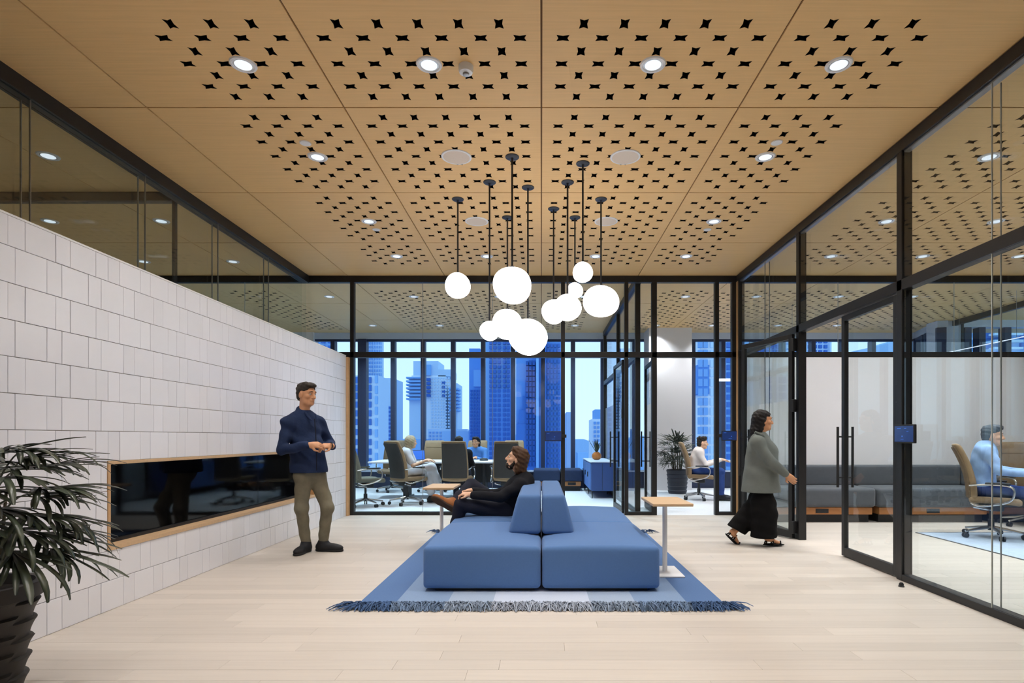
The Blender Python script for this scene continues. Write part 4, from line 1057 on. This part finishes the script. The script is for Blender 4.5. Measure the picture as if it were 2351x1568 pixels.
def hand_prims(w, d, n, side, curl=.5, g=1.0):
    d = nrm(d); n = nrm(n-d*np.dot(n, d)); s = np.cross(n, d)*side; A = (s, d, n); pr = [ell(w+d*.05*g, np.array((.041, .056, .018))*g, A, .015), cap(w, w+d*.03*g, .026*g, k=.02)]
    for i in range(4):
        ln = (.040, .045, .043, .034)[i]*g; b0 = w+d*(.088, .094, .092, .082)[i]*g+s*(.031-.0205*i)*g; a = curl*(1+.1*i)
        d1 = d*math.cos(a*.7)+n*math.sin(a*.7); p1 = b0+d1*ln; d2 = d*math.cos(a*1.6)+n*math.sin(a*1.6); p2 = p1+d2*ln*.95
        pr += [cap(w+d*.06*g+s*(.026-.018*i)*g, b0, .0105*g, .0098*g, k=.006), cap(b0, p1, .0096*g, .0088*g, k=.003), cap(p1, p2, .0086*g, .0072*g, k=.003)]
    t0 = w+d*.03*g+s*.032*g; t1 = t0+(d*.62+s*.62+n*.3)*.042*g; t2 = t1+(d*.9+s*.1+n*.35)*.036*g
    pr += [cap(t0-s*.01, t1, .0135*g, .0108*g, k=.008), cap(t1, t2, .0102*g, .0085*g, k=.003)]
    return pr
def person(label, J, sk, hair, top, bottom, shoe, cfg):
    g = cfg.get('g', 1.0); h = cfg.get('h', .0065); hc = cfg.get('hc', .009)
    c = J['head']; f = nrm(J['face']); u = J.get('up', UP)
    hp, (s, f, u, q) = head_prims(c, f, u, g)
    bf = nrm(J['front']); sp = nrm(J['neck']-J['pelvis']); bs = nrm(np.cross(bf, sp)); bf = np.cross(sp, bs); BA = (bs, bf, sp)
    pel, chest, neck = J['pelvis'], J['chest'], J['neck']
    slim = cfg.get('slim', 1.0)
    body = list(hp)+[cap(neck-sp*.03, c-u*.05*g-f*.012, .056*g*slim, .052*g*slim, k=.03), ell(chest, np.array((.15*slim, .10, .19))*g, BA, .04), ell(pel, np.array((.145, .10, .12))*g, BA, .05), cap(pel, chest, .10*g*slim, k=.05)]
    topp = [ell(chest+sp*.02, np.array((.178*slim, .128, .20))*g, BA, .05), ell((chest+pel)/2, np.array((.165*slim, .13, .2))*g, BA, .08), ell(pel+sp*.04, np.array((.172*slim, .135, .13))*g, BA, .06), cap(neck-sp*.05, neck-sp*.01, .078*g, .062*g, k=.05)]
    bot = [ell(pel, np.array((cfg.get('hipw', .168), .125, .12))*g, BA, .05)]
    ar = cfg.get('arm', .05)*g
    for sd, sg in (('r', 1), ('l', -1)):
        sh, el, wr_ = J['sh_'+sd], J['el_'+sd], J['wr_'+sd]; d = nrm(wr_-el)
        body += [cap(chest+sp*.11*g, sh, .05*g, .045*g, k=.04), cap(sh, el, .044*g, .036*g, k=.03), cap(el, wr_, .036*g, .024*g, k=.02)]
        body += hand_prims(wr_, J.get('hd_'+sd, d), J['hn_'+sd], sg, cfg.get('curl_'+sd, .5), g)
        slv = cfg.get('sleeve', 1.0)
        topp += [cap(chest+sp*.12*g, sh-sp*.01, .085*g*slim, .068*g, k=.06)]
        if slv > .4: topp += [cap(sh-sp*.01, el, .066*g, ar, k=cfg.get('ak', .045)), cap(el, el+(wr_-el)*(slv-.08), ar, ar*.74, k=.015)]
        else: topp += [cap(sh-sp*.01, sh+(el-sh)*.72, .07*g, .066*g, k=.04)]
        hp_, kn, an, toe = J['hip_'+sd], J['kn_'+sd], J['an_'+sd], J['toe_'+sd]
        fu = nrm(J.get('ft_'+sd, UP)); fo = nrm(toe-an); fo = nrm(fo-fu*np.dot(fo, fu))
        body += [cap(pel, hp_, .09*g, .078*g, k=.05), cap(hp_, kn, .076*g, .05*g, k=.03), cap(kn, an, .05*g, .034*g, k=.03), cap(an, an-fu*.052*g+fo*.13*g, .026*g, .02*g, k=.03)]
        lw = cfg.get('leg', (.088, .064, .052)); he = cfg.get('hem', .96)
        bot += [cap(pel-sp*.02, hp_, .11*g, lw[0]*g, k=.05), cap(hp_, kn, lw[0]*g, lw[1]*g, k=.04), cap(kn, kn+(an-kn)*he, lw[1]*g, lw[2]*g, k=.03)]
    t = sdf_obj('person', body, h, sk, None, carve=[cap(q(-.034, .098, .008), q(-.034, .098, .008), .014*g, k=0), cap(q(.034, .098, .008), q(.034, .098, .008), .014*g, k=0)])
    setp(t, label, 'person')
    sdf_obj(cfg.get('top_name', 'shirt'), topp+cfg.get('top_extra', []), hc, top, t, cuts=cfg.get('top_cut', []), wr=cfg.get('wr', .004), wf=cfg.get('wf', 19))
    sdf_obj(cfg.get('bot_name', 'trousers'), bot+cfg.get('bot_extra', []), hc, bottom, t, cuts=cfg.get('bot_cut', []), wr=cfg.get('wrb', .0035), wf=23)
    for sd in 'rl':
        an, toe = J['an_'+sd], J['toe_'+sd]; up = nrm(J.get('ft_'+sd, UP)); fd = nrm(toe-an); fd = nrm(fd-up*np.dot(fd, up)); side = np.cross(fd, up)
        gz = an-up*cfg.get('ank', .085)*g                       # sole plane below the ankle
        if cfg.get('sandal'):
            o = sdf_obj('sandal', [ell(gz+fd*.07*g+up*.012, np.array((.043, .125, .014))*g, (side, fd, up), .005)]+[cap(gz+fd*a_+side*.042*g+up*.02, gz+fd*a_-side*.042*g+up*.02+up*.0, .008, k=.0) for a_ in ()]+
                        [cap(gz+fd*a_-side*.045*g*w_+up*.018, gz+fd*(a_+.01)+up*hz, .008, k=.004) for a_, w_, hz in ((.13, 1, .05), (.05, .9, .085), (-.02, .8, .09))]+[cap(gz+fd*a_+side*.045*g*w_+up*.018, gz+fd*(a_+.01)+up*hz, .008, k=.004) for a_, w_, hz in ((.13, 1, .05), (.05, .9, .085), (-.02, .8, .09))], .006, 'black_cloth', t)
        else:
            o = sdf_obj('shoe', [ell(gz+fd*.15*g+up*.038, np.array((.045, .075, .036))*g, (side, fd, up), .03), ell(gz+fd*.05*g+up*.045, np.array((.042, .12, .045))*g, (side, fd, up), .03), ell(gz-fd*.03*g+up*.045, np.array((.04, .045, .05))*g, (side, fd, up), .02), cap(gz+up*.05, an+up*.012, .05*g, .046*g, k=.03), cap(gz+fd*.03+up*.06, an+fd*.012+up*.008, .045*g, .044*g, k=.03)], hc*.8, shoe, t, cuts=[(gz+up*.018, -up)])
            sm = M['sole_b'] if shoe == 'shoe_black' else M['sole']
            so = sdf_obj('sole', [ell(gz+fd*.14*g+up*.014, np.array((.049, .088, .03))*g, (side, fd, up), .02), ell(gz-fd*.01*g+up*.014, np.array((.043, .07, .03))*g, (side, fd, up), .03), cap(gz+fd*.02+up*.012, gz+fd*.12+up*.012, .036*g, k=.02)], hc*.8, sm, o, cuts=[(gz+up*.024, up), (gz, -up)])
    # face
    for sg in (-1, 1):
        e = q(sg*.033, .0755, .008); eo = MB().lathe([(max(1e-4, .0115*g*math.sin(pi*j/8)), -.0115*g*math.cos(pi*j/8)) for j in range(9)], 12, c=e).build('eye', 'eye', t, smooth='all')
        e = q(sg*.0335, .083, .008); MB().lathe([(max(1e-4, .0056*g*math.sin(pi*j/6)), -.0056*g*math.cos(pi*j/6)) for j in range(7)], 10, c=e).build('iris', 'iris', eo, smooth='all')
        MB().tube([q(sg*.052, .077, .029), q(sg*.036, .090, .037), q(sg*.016, .094, .036)], [.002, .0036, .003], 6).build('eyebrow', hair, t, smooth=True)
    MB().tube([q(-.025, .081, -.055), q(-.01, .0895, -.058), q(.01, .0895, -.058), q(.025, .081, -.055)], [.001, .0035, .0035, .001], 6).build('mouth', 'lip', t, smooth=True)
    A = (s, f, u); st = cfg.get('hair', 'short')
    Hh = [ell(q(0, -.018, .062), np.array((.080, .098, .072))*g, A, .02), ell(q(0, -.05, .02), np.array((.077, .066, .088))*g, A, .02)]
    cut = []
    if st == 'short':
        Hh += [ell(q(0, .052, .098), np.array((.058, .045, .030))*g, A, .02), ell(q(0, -.055, -.03), np.array((.06, .045, .05))*g, A, .02)]; carve = [ell(q(0, .09, .02), np.array((.09, .055, .058))*g, A, 0), ell(q(-.08, .0, -.02), np.array((.03, .03, .035))*g, A, 0), ell(q(.08, .0, -.02), np.array((.03, .03, .035))*g, A, 0)]
    elif st == 'curly':
        Hh += [ell(q(0, .03, .105), np.array((.075, .06, .04))*g, A, .02), ell(q(0, -.06, -.02), np.array((.075, .055, .075))*g, A, .02)]+[ell(q(.06*math.cos(i*2.4)*1.1, -.03+.07*math.sin(i*2.4), .10+.02*math.sin(i*1.7)), np.array((.026,)*3)*g, A, .01) for i in range(14)]; carve = [ell(q(0, .1, .0), np.array((.09, .06, .07))*g, A, 0)]
    elif st == 'long':
        Hh += [cap(q(0, -.06, 0), q(0, -.085, -.13), .075*g, .06*g, k=.04), cap(q(-.06, -.02, 0), q(-.055, -.055, -.14), .034*g, .03*g, k=.03), cap(q(.06, -.02, 0), q(.055, -.055, -.14), .034*g, .03*g, k=.03), cap(q(0, -.08, -.12), q(0, -.135, -.24), .062*g, .03*g, k=.03)]; carve = [ell(q(0, .10, .0), np.array((.09, .06, .085))*g, A, 0)]
    elif st == 'shoulder':
        Hh += [cap(q(0, -.045, .03), q(0, -.07, -.11), .08*g, .068*g, k=.04), cap(q(-.066, -.03, .03), q(-.066, -.045, -.11), .03*g, .032*g, k=.03), cap(q(.066, -.03, .03), q(.066, -.045, -.11), .03*g, .032*g, k=.03), ell(q(0, .03, .10), np.array((.07, .05, .035))*g, A, .02)]; carve = [ell(q(0, .098, .0), np.array((.1, .062, .085))*g, A, 0)]
    elif st == 'bob':
        Hh += [cap(q(0, -.05, .02), q(0, -.06, -.09), .082*g, .066*g, k=.04), cap(q(-.068, .0, .03), q(-.07, .0, -.09), .03*g, .028*g, k=.03), cap(q(.068, .0, .03), q(.07, .0, -.09), .03*g, .028*g, k=.03)]; carve = [ell(q(0, .105, -.01), np.array((.1, .06, .085))*g, A, 0)]
    sdf_obj('hair', Hh, .006 if h < .008 else .008, hair, t, carve=carve, wr=.0035, wf=60)
    if cfg.get('beard'):
        sdf_obj('beard', [ell(q(0, .042, -.085), np.array((.053, .056, .046))*g, A, .02), cap(q(-.062, .005, -.03), q(-.05, .03, -.08), .016*g, k=.03), cap(q(.062, .005, -.03), q(.05, .03, -.08), .016*g, k=.03), cap(q(-.022, .092, -.046), q(.022, .092, -.046), .008*g, k=.008)], .006, cfg['beard'], t, carve=[ell(q(0, .1, -.061), np.array((.02, .02, .008))*g, A, 0), ell(q(0, .085, -.01), np.array((.06, .03, .036))*g, A, 0)], wr=.004, wf=70)
    return t, (s, f, u, q)
def V3(*a): return np.array(a, float)

# --- man standing by the tiled wall
F = nrm((.72, -.69, 0)); S = nrm(np.cross(F, UP))
hipc = P(711, 1080, 6.0)
J = dict(head=P(704, 906, 5.98), face=(.93, -.34, -.10), up=(.05, 0, 1), front=F, neck=P(697, 952, 6.0), chest=P(698, 990, 6.0), pelvis=hipc,
  sh_r=P(662, 968, 5.86), el_r=P(648, 1032, 5.80), wr_r=P(709, 1022, 5.74), hd_r=V3(.95, .25, .03), hn_r=V3(.2, .5, -.35),
  sh_l=P(731, 968, 6.14), el_l=P(756, 1020, 6.22), wr_l=P(762, 1024, 5.93), hd_l=V3(-.62, -.75, .03), hn_l=V3(-.3, .3, -.6),
  hip_r=P(697, 1094, 5.93), kn_r=P(692, 1168, 5.90), an_r=P(703, 1244, 5.97), toe_r=P(698, 1262, 5.78),
  hip_l=P(727, 1094, 6.05), kn_l=P(752, 1165, 5.97), an_l=P(741, 1242, 6.02), toe_l=P(786, 1250, 5.99))
for sd, fr_dir in (('r', nrm((-.10, -1, 0))), ('l', nrm((.98, -.1, 0)))):
    J['an_'+sd][2] = .085; J['toe_'+sd] = J['an_'+sd]+fr_dir*.17; J['toe_'+sd][2] = .04
man, hq = person('man standing by the tiled wall in navy shirt and olive jeans', J, 'skin1', 'hair_dark', 'navy_shirt', 'olive_jeans', 'shoe_black',
  dict(h=.0058, hc=.0075, sleeve=1.0, arm=.056, top_cut=[(P(711, 1084, 6.0), -UP)], top_extra=[cap(P(707, 1030, 6.0), P(709, 1088, 6.0), .16, .185, k=.05), cap(J['neck']+V3(-.02, .02, -.01), J['neck']+V3(-.02, .01, .035), .068, .062, k=.02)], curl_r=.7, curl_l=.9, leg=(.09, .064, .048), hipw=.145, hem=1.06, wr=.006, wrb=.0035, wf=21))
# shirt details
k = MB()
for i in range(6):
    z = 1.33-.085*i; c0 = P(711, 1000, 6.0); p_ = np.array([c0[0]+F[0]*.142-.005, 6.0+F[1]*.142, z])
MB().tube([P(722, 962, 5.88), P(724, 985, 5.855), P(727, 1030, 5.85), P(727, 1080, 5.85)], [.004, .005, .005, .005], 6).build('placket', 'ink_jeans', man, smooth=True)
MB().tube([P(700, 947, 5.93), P(708, 957, 5.905), P(716, 966, 5.895)], [.012, .014, .005], 8).build('collar', 'navy_shirt', man, smooth=True)
MB().tube([P(724, 951, 5.96), P(727, 959, 5.92), P(726, 968, 5.90)], [.009, .011, .004], 8).build('collar', 'navy_shirt', man, smooth=True)
wl_ = P(760, 1023, 5.91); d_ = nrm((-.62, -.75, .03)); a_ = nrm(np.cross(d_, UP)); b_ = np.cross(a_, d_)
MB().tube([wl_+.030*(a_*math.cos(x)+b_*math.sin(x)) for x in np.linspace(0, 2*pi, 17)], .006, 6).build('watch', 'dark', man, smooth=True)

# --- bearded man on the sofa
Y0 = 6.02
J = dict(head=P(1186, 1054, Y0+.02), face=(-.94, -.02, .26), up=(.22, 0, 1), front=(-.9, 0, .28), neck=P(1203, 1098, Y0+.02), chest=P(1190, 1128, Y0+.03), pelvis=P(1166, 1166, Y0+.05),
  sh_l=P(1196, 1113, Y0-.15), el_l=P(1150, 1141, Y0-.22), wr_l=P(1082, 1136, Y0-.16), hd_l=V3(-.96, .15, .12), hn_l=V3(-.1, .3, -.9),
  sh_r=P(1196, 1110, Y0+.21), el_r=P(1140, 1135, Y0+.30), wr_r=P(1082, 1127, Y0+.12), hd_r=V3(-.9, -.2, -.1), hn_r=V3(-.1, -.3, -.9),
  hip_l=P(1160, 1172, Y0-.07), kn_l=P(1058, 1160, Y0-.12), an_l=P(1034, 1240, Y0-.06), toe_l=P(1000, 1250, Y0-.06),
  hip_r=P(1158, 1168, Y0+.14), kn_r=P(1083, 1113, Y0+.36), an_r=P(1040, 1155, Y0-.05), toe_r=P(1000, 1150, Y0-.2))
J['an_l'][2] = .099; J['an_l'][0] = -.94; J['toe_l'] = J['an_l']+V3(-.17, 0, -.045)
J['ft_r'] = nrm(V3(.35, .78, .62)); J['toe_r'] = J['an_r']+V3(-.17, 0, .10)
m2, hq = person('bearded man with long brown hair sitting on the blue sofa', J, 'skin2', 'hair_brown', 'black_knit', 'ink_jeans', 'suede',
  dict(h=.0058, hc=.0075, sleeve=1.0, arm=.055, hair='shoulder', beard='hair_dark', curl_l=.9, curl_r=.8, leg=(.092, .07, .056), top_name='sweater', wr=.005, g=1.0, hem=.93,
       top_extra=[cap(J['pelvis']+V3(.02, 0, .06), J['chest'], .15, .15, k=.05)]))
MB().tube([J['kn_r']+(J['an_r']-J['kn_r'])*.84, J['an_r']+V3(-.01, -.01, -.01)], [.047, .045], 14).build('sock', 'white_cloth', m2, smooth=True)

# --- walking woman
Y0 = 6.34
J = dict(head=P(1752, 966, Y0), face=(1, -.05, -.02), up=(.0, 0, 1), front=(.98, -.18, 0), neck=P(1741, 1000, Y0), chest=P(1746, 1035, Y0), pelvis=P(1748, 1105, Y0),
  sh_r=P(1738, 1014, Y0-.17), el_r=P(1772, 1062, Y0-.22), wr_r=P(1806, 1090, Y0-.20), hd_r=V3(.72, 0, -.62), hn_r=V3(.3, .9, .2),
  sh_l=P(1742, 1012, Y0+.17), el_l=P(1722, 1064, Y0+.2), wr_l=P(1736, 1110, Y0+.2), hd_l=V3(.2, 0, -1), hn_l=V3(.2, -.9, 0),
  hip_r=P(1752, 1112, Y0-.07), kn_r=P(1764, 1180, Y0-.07), an_r=P(1762, 1236, Y0-.05), toe_r=P(1795, 1250, Y0-.05),
  hip_l=P(1744, 1112, Y0+.07), kn_l=P(1736, 1184, Y0+.08), an_l=P(1684, 1228, Y0+.08), toe_l=P(1702, 1250, Y0+.08))
J['an_r'][2] = .088; J['toe_r'] = J['an_r']+V3(.16, -.01, -.055)
J['an_l'] = np.array([P(1682, 1230, Y0+.08)[0], Y0+.08, .135]); J['toe_l'] = J['an_l']+V3(.115, 0, -.115); J['ft_l'] = nrm(V3(.68, 0, .72))
w, hq = person('dark haired woman walking right in grey jacket and wide black trousers', J, 'skin1', 'hair_black', 'grey_jacket', 'black_cloth', 'shoe_black',
  dict(h=.006, hc=.008, sleeve=1.0, arm=.058, hair='long', g=.95, slim=.98, sandal=True, curl_r=.5, curl_l=.5, top_name='jacket', leg=(.095, .095, .095), hem=.80, wr=.0045, wf=14, wrb=.005,
       top_extra=[cap(P(1746, 1040, Y0), P(1744, 1132, Y0), .155, .195, k=.05), cap(P(1757, 1040, Y0), P(1755, 1132, Y0), .13, .168, k=.05)], top_cut=[(P(1744, 1129, Y0), -UP)],
       bot_extra=[cap(P(1750, 1155, Y0-.05), P(1752, 1228, Y0-.06), .125, .13, k=.05), cap(P(1742, 1155, Y0+.06), P(1690, 1214, Y0+.08), .12, .10, k=.03)], bot_cut=[(V3(0, 0, .10), -UP), (P(1690, 1216, Y0), nrm((-.5, 0, -.86)))]))
MB().tube([P(1733, 992, Y0-.12), P(1750, 1000, Y0-.13), P(1763, 1018, Y0-.10), P(1768, 1060, Y0-.09)], [.015, .02, .02, .008], 8).build('lapel', 'grey_jacket', w, smooth=True)

# ---------------------------------------------------------------- office chairs
M['tan'] = mat('tan_leather', (146, 120, 88), .6, var=.08, vscale=10); M['brownl'] = mat('brown_leather', (112, 92, 68), .6, var=.08, vscale=10); M['chback'] = mat('charcoal_back', (58, 56, 54), .8, var=.08, vscale=20, bump=.1, bscale=200); M['olive_up'] = mat('olive_upholstery', (112, 110, 96), .85, var=.06, vscale=12)
def catmull(p, n=5):
    p = [np.array(q, float) for q in p]; P_ = [2*p[0]-p[1]]+p+[2*p[-1]-p[-2]]; o = []
    for i in range(1, len(P_)-2):
        a, b, c, d = P_[i-1:i+3]
        for j in range(n):
            t = j/n; o.append(.5*((2*b)+(-a+c)*t+(2*a-5*b+4*c-d)*t*t+(-a+3*b-3*c+d)*t**3))
    return o+[p[-1]]
def make_chair(front, back):
    t = thing('office_chair', 'x', 'chair', (0, 0, 0), 'office chairs')
    def seatfn(p): return (p[0]*(1-.06*(p[1] < 0)), p[1], p[2]+.02*(p[0]/.25)**2-.02*max(0, p[1]/.25)**3)
    MB().rbox(0, .03, .455, .50, .50, .08, .035, 3, 6, seatfn).build('seat', front, t, smooth='all')
    def backfn(p):
        z = (p[2]+.34)/.68; return (p[0]*(1.0-.14*z*z)*(1-.05*(1-z)), p[1]-.20*z*z+.03*z-.035*(p[0]/.25)**2*-1, p[2])
    MB().rbox(0, -.20, .80, .50, .07, .68, .033, 3, 10, backfn).build('backrest', front, t, smooth='all')
    MB().rbox(0, -.235, .79, .465, .03, .62, .014, 2, 10, backfn).build('back_shell', back, t, smooth='all')
    def hfn(p): q = backfn((p[0], p[1], p[2]+.24)); return (q[0], q[1], q[2]-.24)
    MB().rbox(0, -.185, 1.04, .43, .05, .15, .022, 2, 6, hfn).build('head_cushion', front, t, smooth='all')
    for sg in (-1, 1):
        MB().tube(catmull([(sg*.24, -.20, .43), (sg*.285, -.10, .40), (sg*.29, .14, .46), (sg*.29, .20, .56), (sg*.285, .16, .645), (sg*.28, -.05, .66), (sg*.255, -.22, .64)]), .012, 8).build('arm', 'chrome', t, smooth=True)
        MB().rbox(sg*.285, .05, .675, .05, .24, .022, .01, 2, 1).build('arm_pad', 'dark', t, smooth=True)
    MB().tube(catmull([(-.2, -.18, .38), (-.12, -.02, .35), (.12, -.02, .35), (.2, -.18, .38)]), .014, 8).build('under_frame', 'chrome', t, smooth=True)
    MB().cbox(-.11, .11, -.12, .12, .33, .415, c=.02).build('tilt_unit', 'dark', t)
    MB().tube([(0, 0, .09), (0, 0, .22), (0, 0, .221), (0, 0, .36)], [.033, .033, .02, .02], 14).build('column', 'dark', t, smooth=True)
    for i in range(5):
        a = i*2*pi/5+.3; c_, s_ = math.cos(a), math.sin(a)
        lg = MB().tube([(.02*c_, .02*s_, .125), (.16*c_, .16*s_, .105), (.31*c_, .31*s_, .078)], [.022, .018, .013], 8).build('base_leg', 'chrome', t, smooth=True)
        k = MB()
        for o_ in (-.016, .016):
            k.tube([(.31*c_-s_*(o_-.009), .31*s_+c_*(o_-.009), .03), (.31*c_-s_*(o_+.009), .31*s_+c_*(o_+.009), .03)], .03, 14)
        k.build('caster', 'dark', lg, smooth=True)
    return t
CH1 = make_chair('tan', 'chback'); CH2 = make_chair('brownl', 'brownl'); CH3 = make_chair('olive_up', 'olive_up'); CH4 = make_chair('tan', 'brownl'); used = {}
def put_chair(proto, x, y, facing, label, s_=1.0):
    o = copy_tree(proto) if proto.name in used else proto; used[proto.name] = 1
    o.location = (x, y, .0085 if y < 8 and x < 5.9 else .001); o.rotation_euler = (0, 0, facing-pi/2); o['label'] = label; o.scale = (s_,)*3; return o
deg = math.radians
put_chair(CH3, -3.08, 9.95, deg(35), 'olive grey office chair nearest the tiled wall in the conference room')
put_chair(CH1, -2.42, 10.25, deg(48), 'office chair with dark back holding the blond woman')
put_chair(CH1, -1.53, 10.3, deg(88), 'office chair with dark back turned to the lobby, in front of a dark head')
put_chair(CH1, -.63, 10.35, deg(92), 'office chair with dark back behind the bearded man')
put_chair(CH2, -3.33, 12.65, deg(-90), 'brown office chair across the table, farthest left')
put_chair(CH1, -2.42, 12.65, deg(-88), 'tan office chair across the table behind the laptop')
put_chair(CH1, -1.48, 12.65, deg(-96), 'office chair of the woman in blue across the table')
put_chair(CH1, -.62, 12.65, deg(-90), 'tan office chair across the table, farthest right')
put_chair(CH4, 3.06, 11.05, deg(-14), 'tan office chair in the small meeting room beside the palm', .98)
put_chair(CH4, 5.38, 6.80, deg(-36), 'tan office chair of the man in the pale blue shirt', .98)
put_chair(CH2, 6.62, 7.74, deg(-95), 'brown office chair behind the table in the right room', 1.0)

# ---------------------------------------------------------------- conference table and its things
M['tablew'] = mat('white_laminate', (222, 222, 226), .4)
def table(x0, x1, y0, y1, label, z=.74, dz=0.0):
    t = thing('conference_table', label, 'table', ((x0+x1)/2, (y0+y1)/2, 0), 'white meeting tables')
    t.location.z = dz
    MB().rbox((x0+x1)/2, (y0+y1)/2, z-.018, x1-x0, y1-y0, .036, .012, 3, 2).build('top', 'tablew', t, smooth=True)
    for xx in (x0+.45*(x1-x0)*.5, x1-.45*(x1-x0)*.5):
        MB().cbox(xx-.03, xx+.03, (y0+y1)/2-.25, (y0+y1)/2+.25, .03, z-.036, c=.006).build('leg_panel', 'dark', t)
        MB().cbox(xx-.05, xx+.05, (y0+y1)/2-.4, (y0+y1)/2+.4, 0, .03, c=.006).build('foot', 'steel', t)
    MB().cbox(x0+.3, x1-.3, (y0+y1)/2-.02, (y0+y1)/2+.02, .3, z-.06, c=.004).build('modesty_panel', 'dark', t)
table(-3.35, -.5, 10.95, 12.05, 'long white conference table behind the glass')
table(5.95, 7.6, 5.9, 7.1, 'white meeting table in front of the man in the pale blue shirt', dz=.0085)
table(3.75, 5.2, 10.55, 11.6, 'white meeting table in the small meeting room')
def laptop(x, y, z, ang, label):
    t = thing('laptop', label, 'laptop', (0, 0, 0), 'laptops')
    MB().rbox(0, 0, .009, .32, .22, .016, .006, 2, 1).build('keyboard_base', 'steel', t, smooth=True)
    sc = MB().rbox(0, 0, .105, .32, .012, .21, .005, 2, 1).build('lid', 'mull', t, smooth=True); sc.location = (0, .11, .012); sc.rotation_euler = (deg(-14), 0, 0)
    dsp = MB().box(-.145, .145, -.0075, -.006, .015, .195).build('display', 'scr_on', sc)
    t.location = (x, y, z); t.rotation_euler = (0, 0, ang); return t
laptop(-2.42, 11.25, .74, deg(28), 'open dark blue laptop in front of the blond woman')
t = thing('speaker_phone', 'small dark phone puck on the table beside the woman in blue', 'phone', (-1.16, 11.45, .74))
MB().lathe([(.085, 0), (.09, .012), (.07, .045), (.03, .055)], 20, c=(-1.16, 11.45, .74)).build('body', 'dark', t, smooth=True)
MB().lathe([(.03, .05), (.028, .058), (.01, .06)], 16, c=(-1.16, 11.45, .74)).build('mute_button', 'steel', t, smooth=True)
def rugrect(x0, x1, y0, y1, label, m):
    t = thing('area_rug', label, 'rug', ((x0+x1)/2, (y0+y1)/2, 0)); MB().rbox((x0+x1)/2, (y0+y1)/2, .004, x1-x0, y1-y0, .007, .003, 1, 4).build('pile', m, t)
    k = MB()
    for a, c, b_, d in ((x0-.012, x1+.012, y0-.012, y0), (x0-.012, x1+.012, y1, y1+.012), (x0-.012, x0, y0, y1), (x1, x1+.012, y0, y1)): k.box(a, c, b_, d, .0005, .009)
    k.build('edge_binding', 'greyfab', t)
M['palerug'] = mat('pale_blue_rug', (176, 190, 208), .95, var=.1, vscale=25, bump=.3, bscale=300, spec=.1)
rugrect(4.73, 8.2, 4.6, 7.16, 'pale blue grey rug under the chairs of the right room', 'palerug')

# ---------------------------------------------------------------- seated people
def seated(x, y, ang, label, sk, hair, top, bot, cfg, lean=0.0, hands=None, headturn=0.0, knee=.0, h=.009, hz=1.19, cross=False):
    R = np.array([[math.cos(ang), -math.sin(ang), 0], [math.sin(ang), math.cos(ang), 0], [0, 0, 1]])     # local +x = forward
    def L(fx, sy, z): return np.array([x, y, 0])+R@V3(fx, sy, z)
    g = cfg.get('g', .95); fw = R@V3(1, 0, 0); lf = R@V3(0, 1, 0); top_z = hz
    hx = -.10+lean*1.35
    J = dict(head=L(hx+.03, 0, top_z-.115), face=R@V3(math.cos(headturn), math.sin(headturn), -.06), front=fw, neck=L(hx-.02, 0, top_z-.235), chest=L(-.14+lean*.7, 0, top_z-.40), pelvis=L(-.15, 0, .57),
      sh_l=L(hx-.03, .18, top_z-.29), sh_r=L(hx-.03, -.18, top_z-.29), el_l=L(hx+.08, .24, top_z-.53), el_r=L(hx+.08, -.24, top_z-.53),
      wr_l=L(hx+.36, .14, .78), wr_r=L(hx+.36, -.14, .78), hd_l=fw-lf*.2, hd_r=fw+lf*.2, hn_l=-UP, hn_r=-UP,
      hip_l=L(-.10, .09, .56), hip_r=L(-.10, -.09, .56), kn_l=L(.34, .11, .55), kn_r=L(.34, -.11, .55), an_l=L(.34, .12, .09), an_r=L(.34, -.12, .09), toe_l=L(.50, .13, .05), toe_r=L(.50, -.13, .05))
    if cross: J['kn_r'] = L(.36, .04, .66); J['an_r'] = L(.50, .16, .30); J['toe_r'] = L(.66, .18, .22)
    if hands:
        for k_, v in hands.items(): J[k_] = L(*v) if k_[:2] in ('el', 'wr', 'sh', 'kn', 'an', 'to') else R@V3(*v)
    c = dict(h=h, hc=.011, g=g, curl_l=.5, curl_r=.5); c.update(cfg)
    return person(label, J, sk, hair, top, bot, 'shoe_black' if 'shoe' not in cfg else cfg['shoe'], c)
seated(-2.36, 10.32, deg(8), 'blond woman in white sitting behind the glass with her back half turned', 'skin2', 'hair_blond', 'white_cloth', 'white_cloth', dict(hair='bob', sleeve=.3, slim=.86, top_name='blouse', leg=(.10, .085, .08), hem=.75, g=.93), lean=.05, headturn=.5, cross=True, hz=1.235, hands=dict(wr_l=(.28, .12, .79), wr_r=(.26, -.1, .79)))
seated(-1.50, 10.42, deg(90), 'dark haired person facing away, hidden by an office chair', 'skin1', 'hair_black', 'black_knit', 'ink_jeans', dict(hair='short'), hz=1.22)
seated(-1.44, 12.42, deg(-106), 'dark haired woman in a blue shirt smiling across the conference table', 'skin1', 'hair_black', 'sky_shirt', 'ink_jeans', dict(hair='shoulder', g=.95), hz=1.215, lean=.04)
seated(3.13, 11.03, deg(-12), 'curly haired person in a cream sweater working in the small meeting room', 'skin2', 'hair_dark', 'cream_knit', 'blue_jeans', dict(hair='curly', top_name='sweater'), hz=1.21, lean=.05, headturn=.0)
pr_, _ = seated(5.43, 6.77, deg(-34), 'man in a pale blue patterned shirt sitting at the right edge', 'skin2', 'hair_grey', 'pale_shirt', 'navy_trousers', dict(hair='short', g=1.0, hc=.009, wr=.005), h=.0075, hz=1.33, lean=.02)
pr_.location.z = .0085
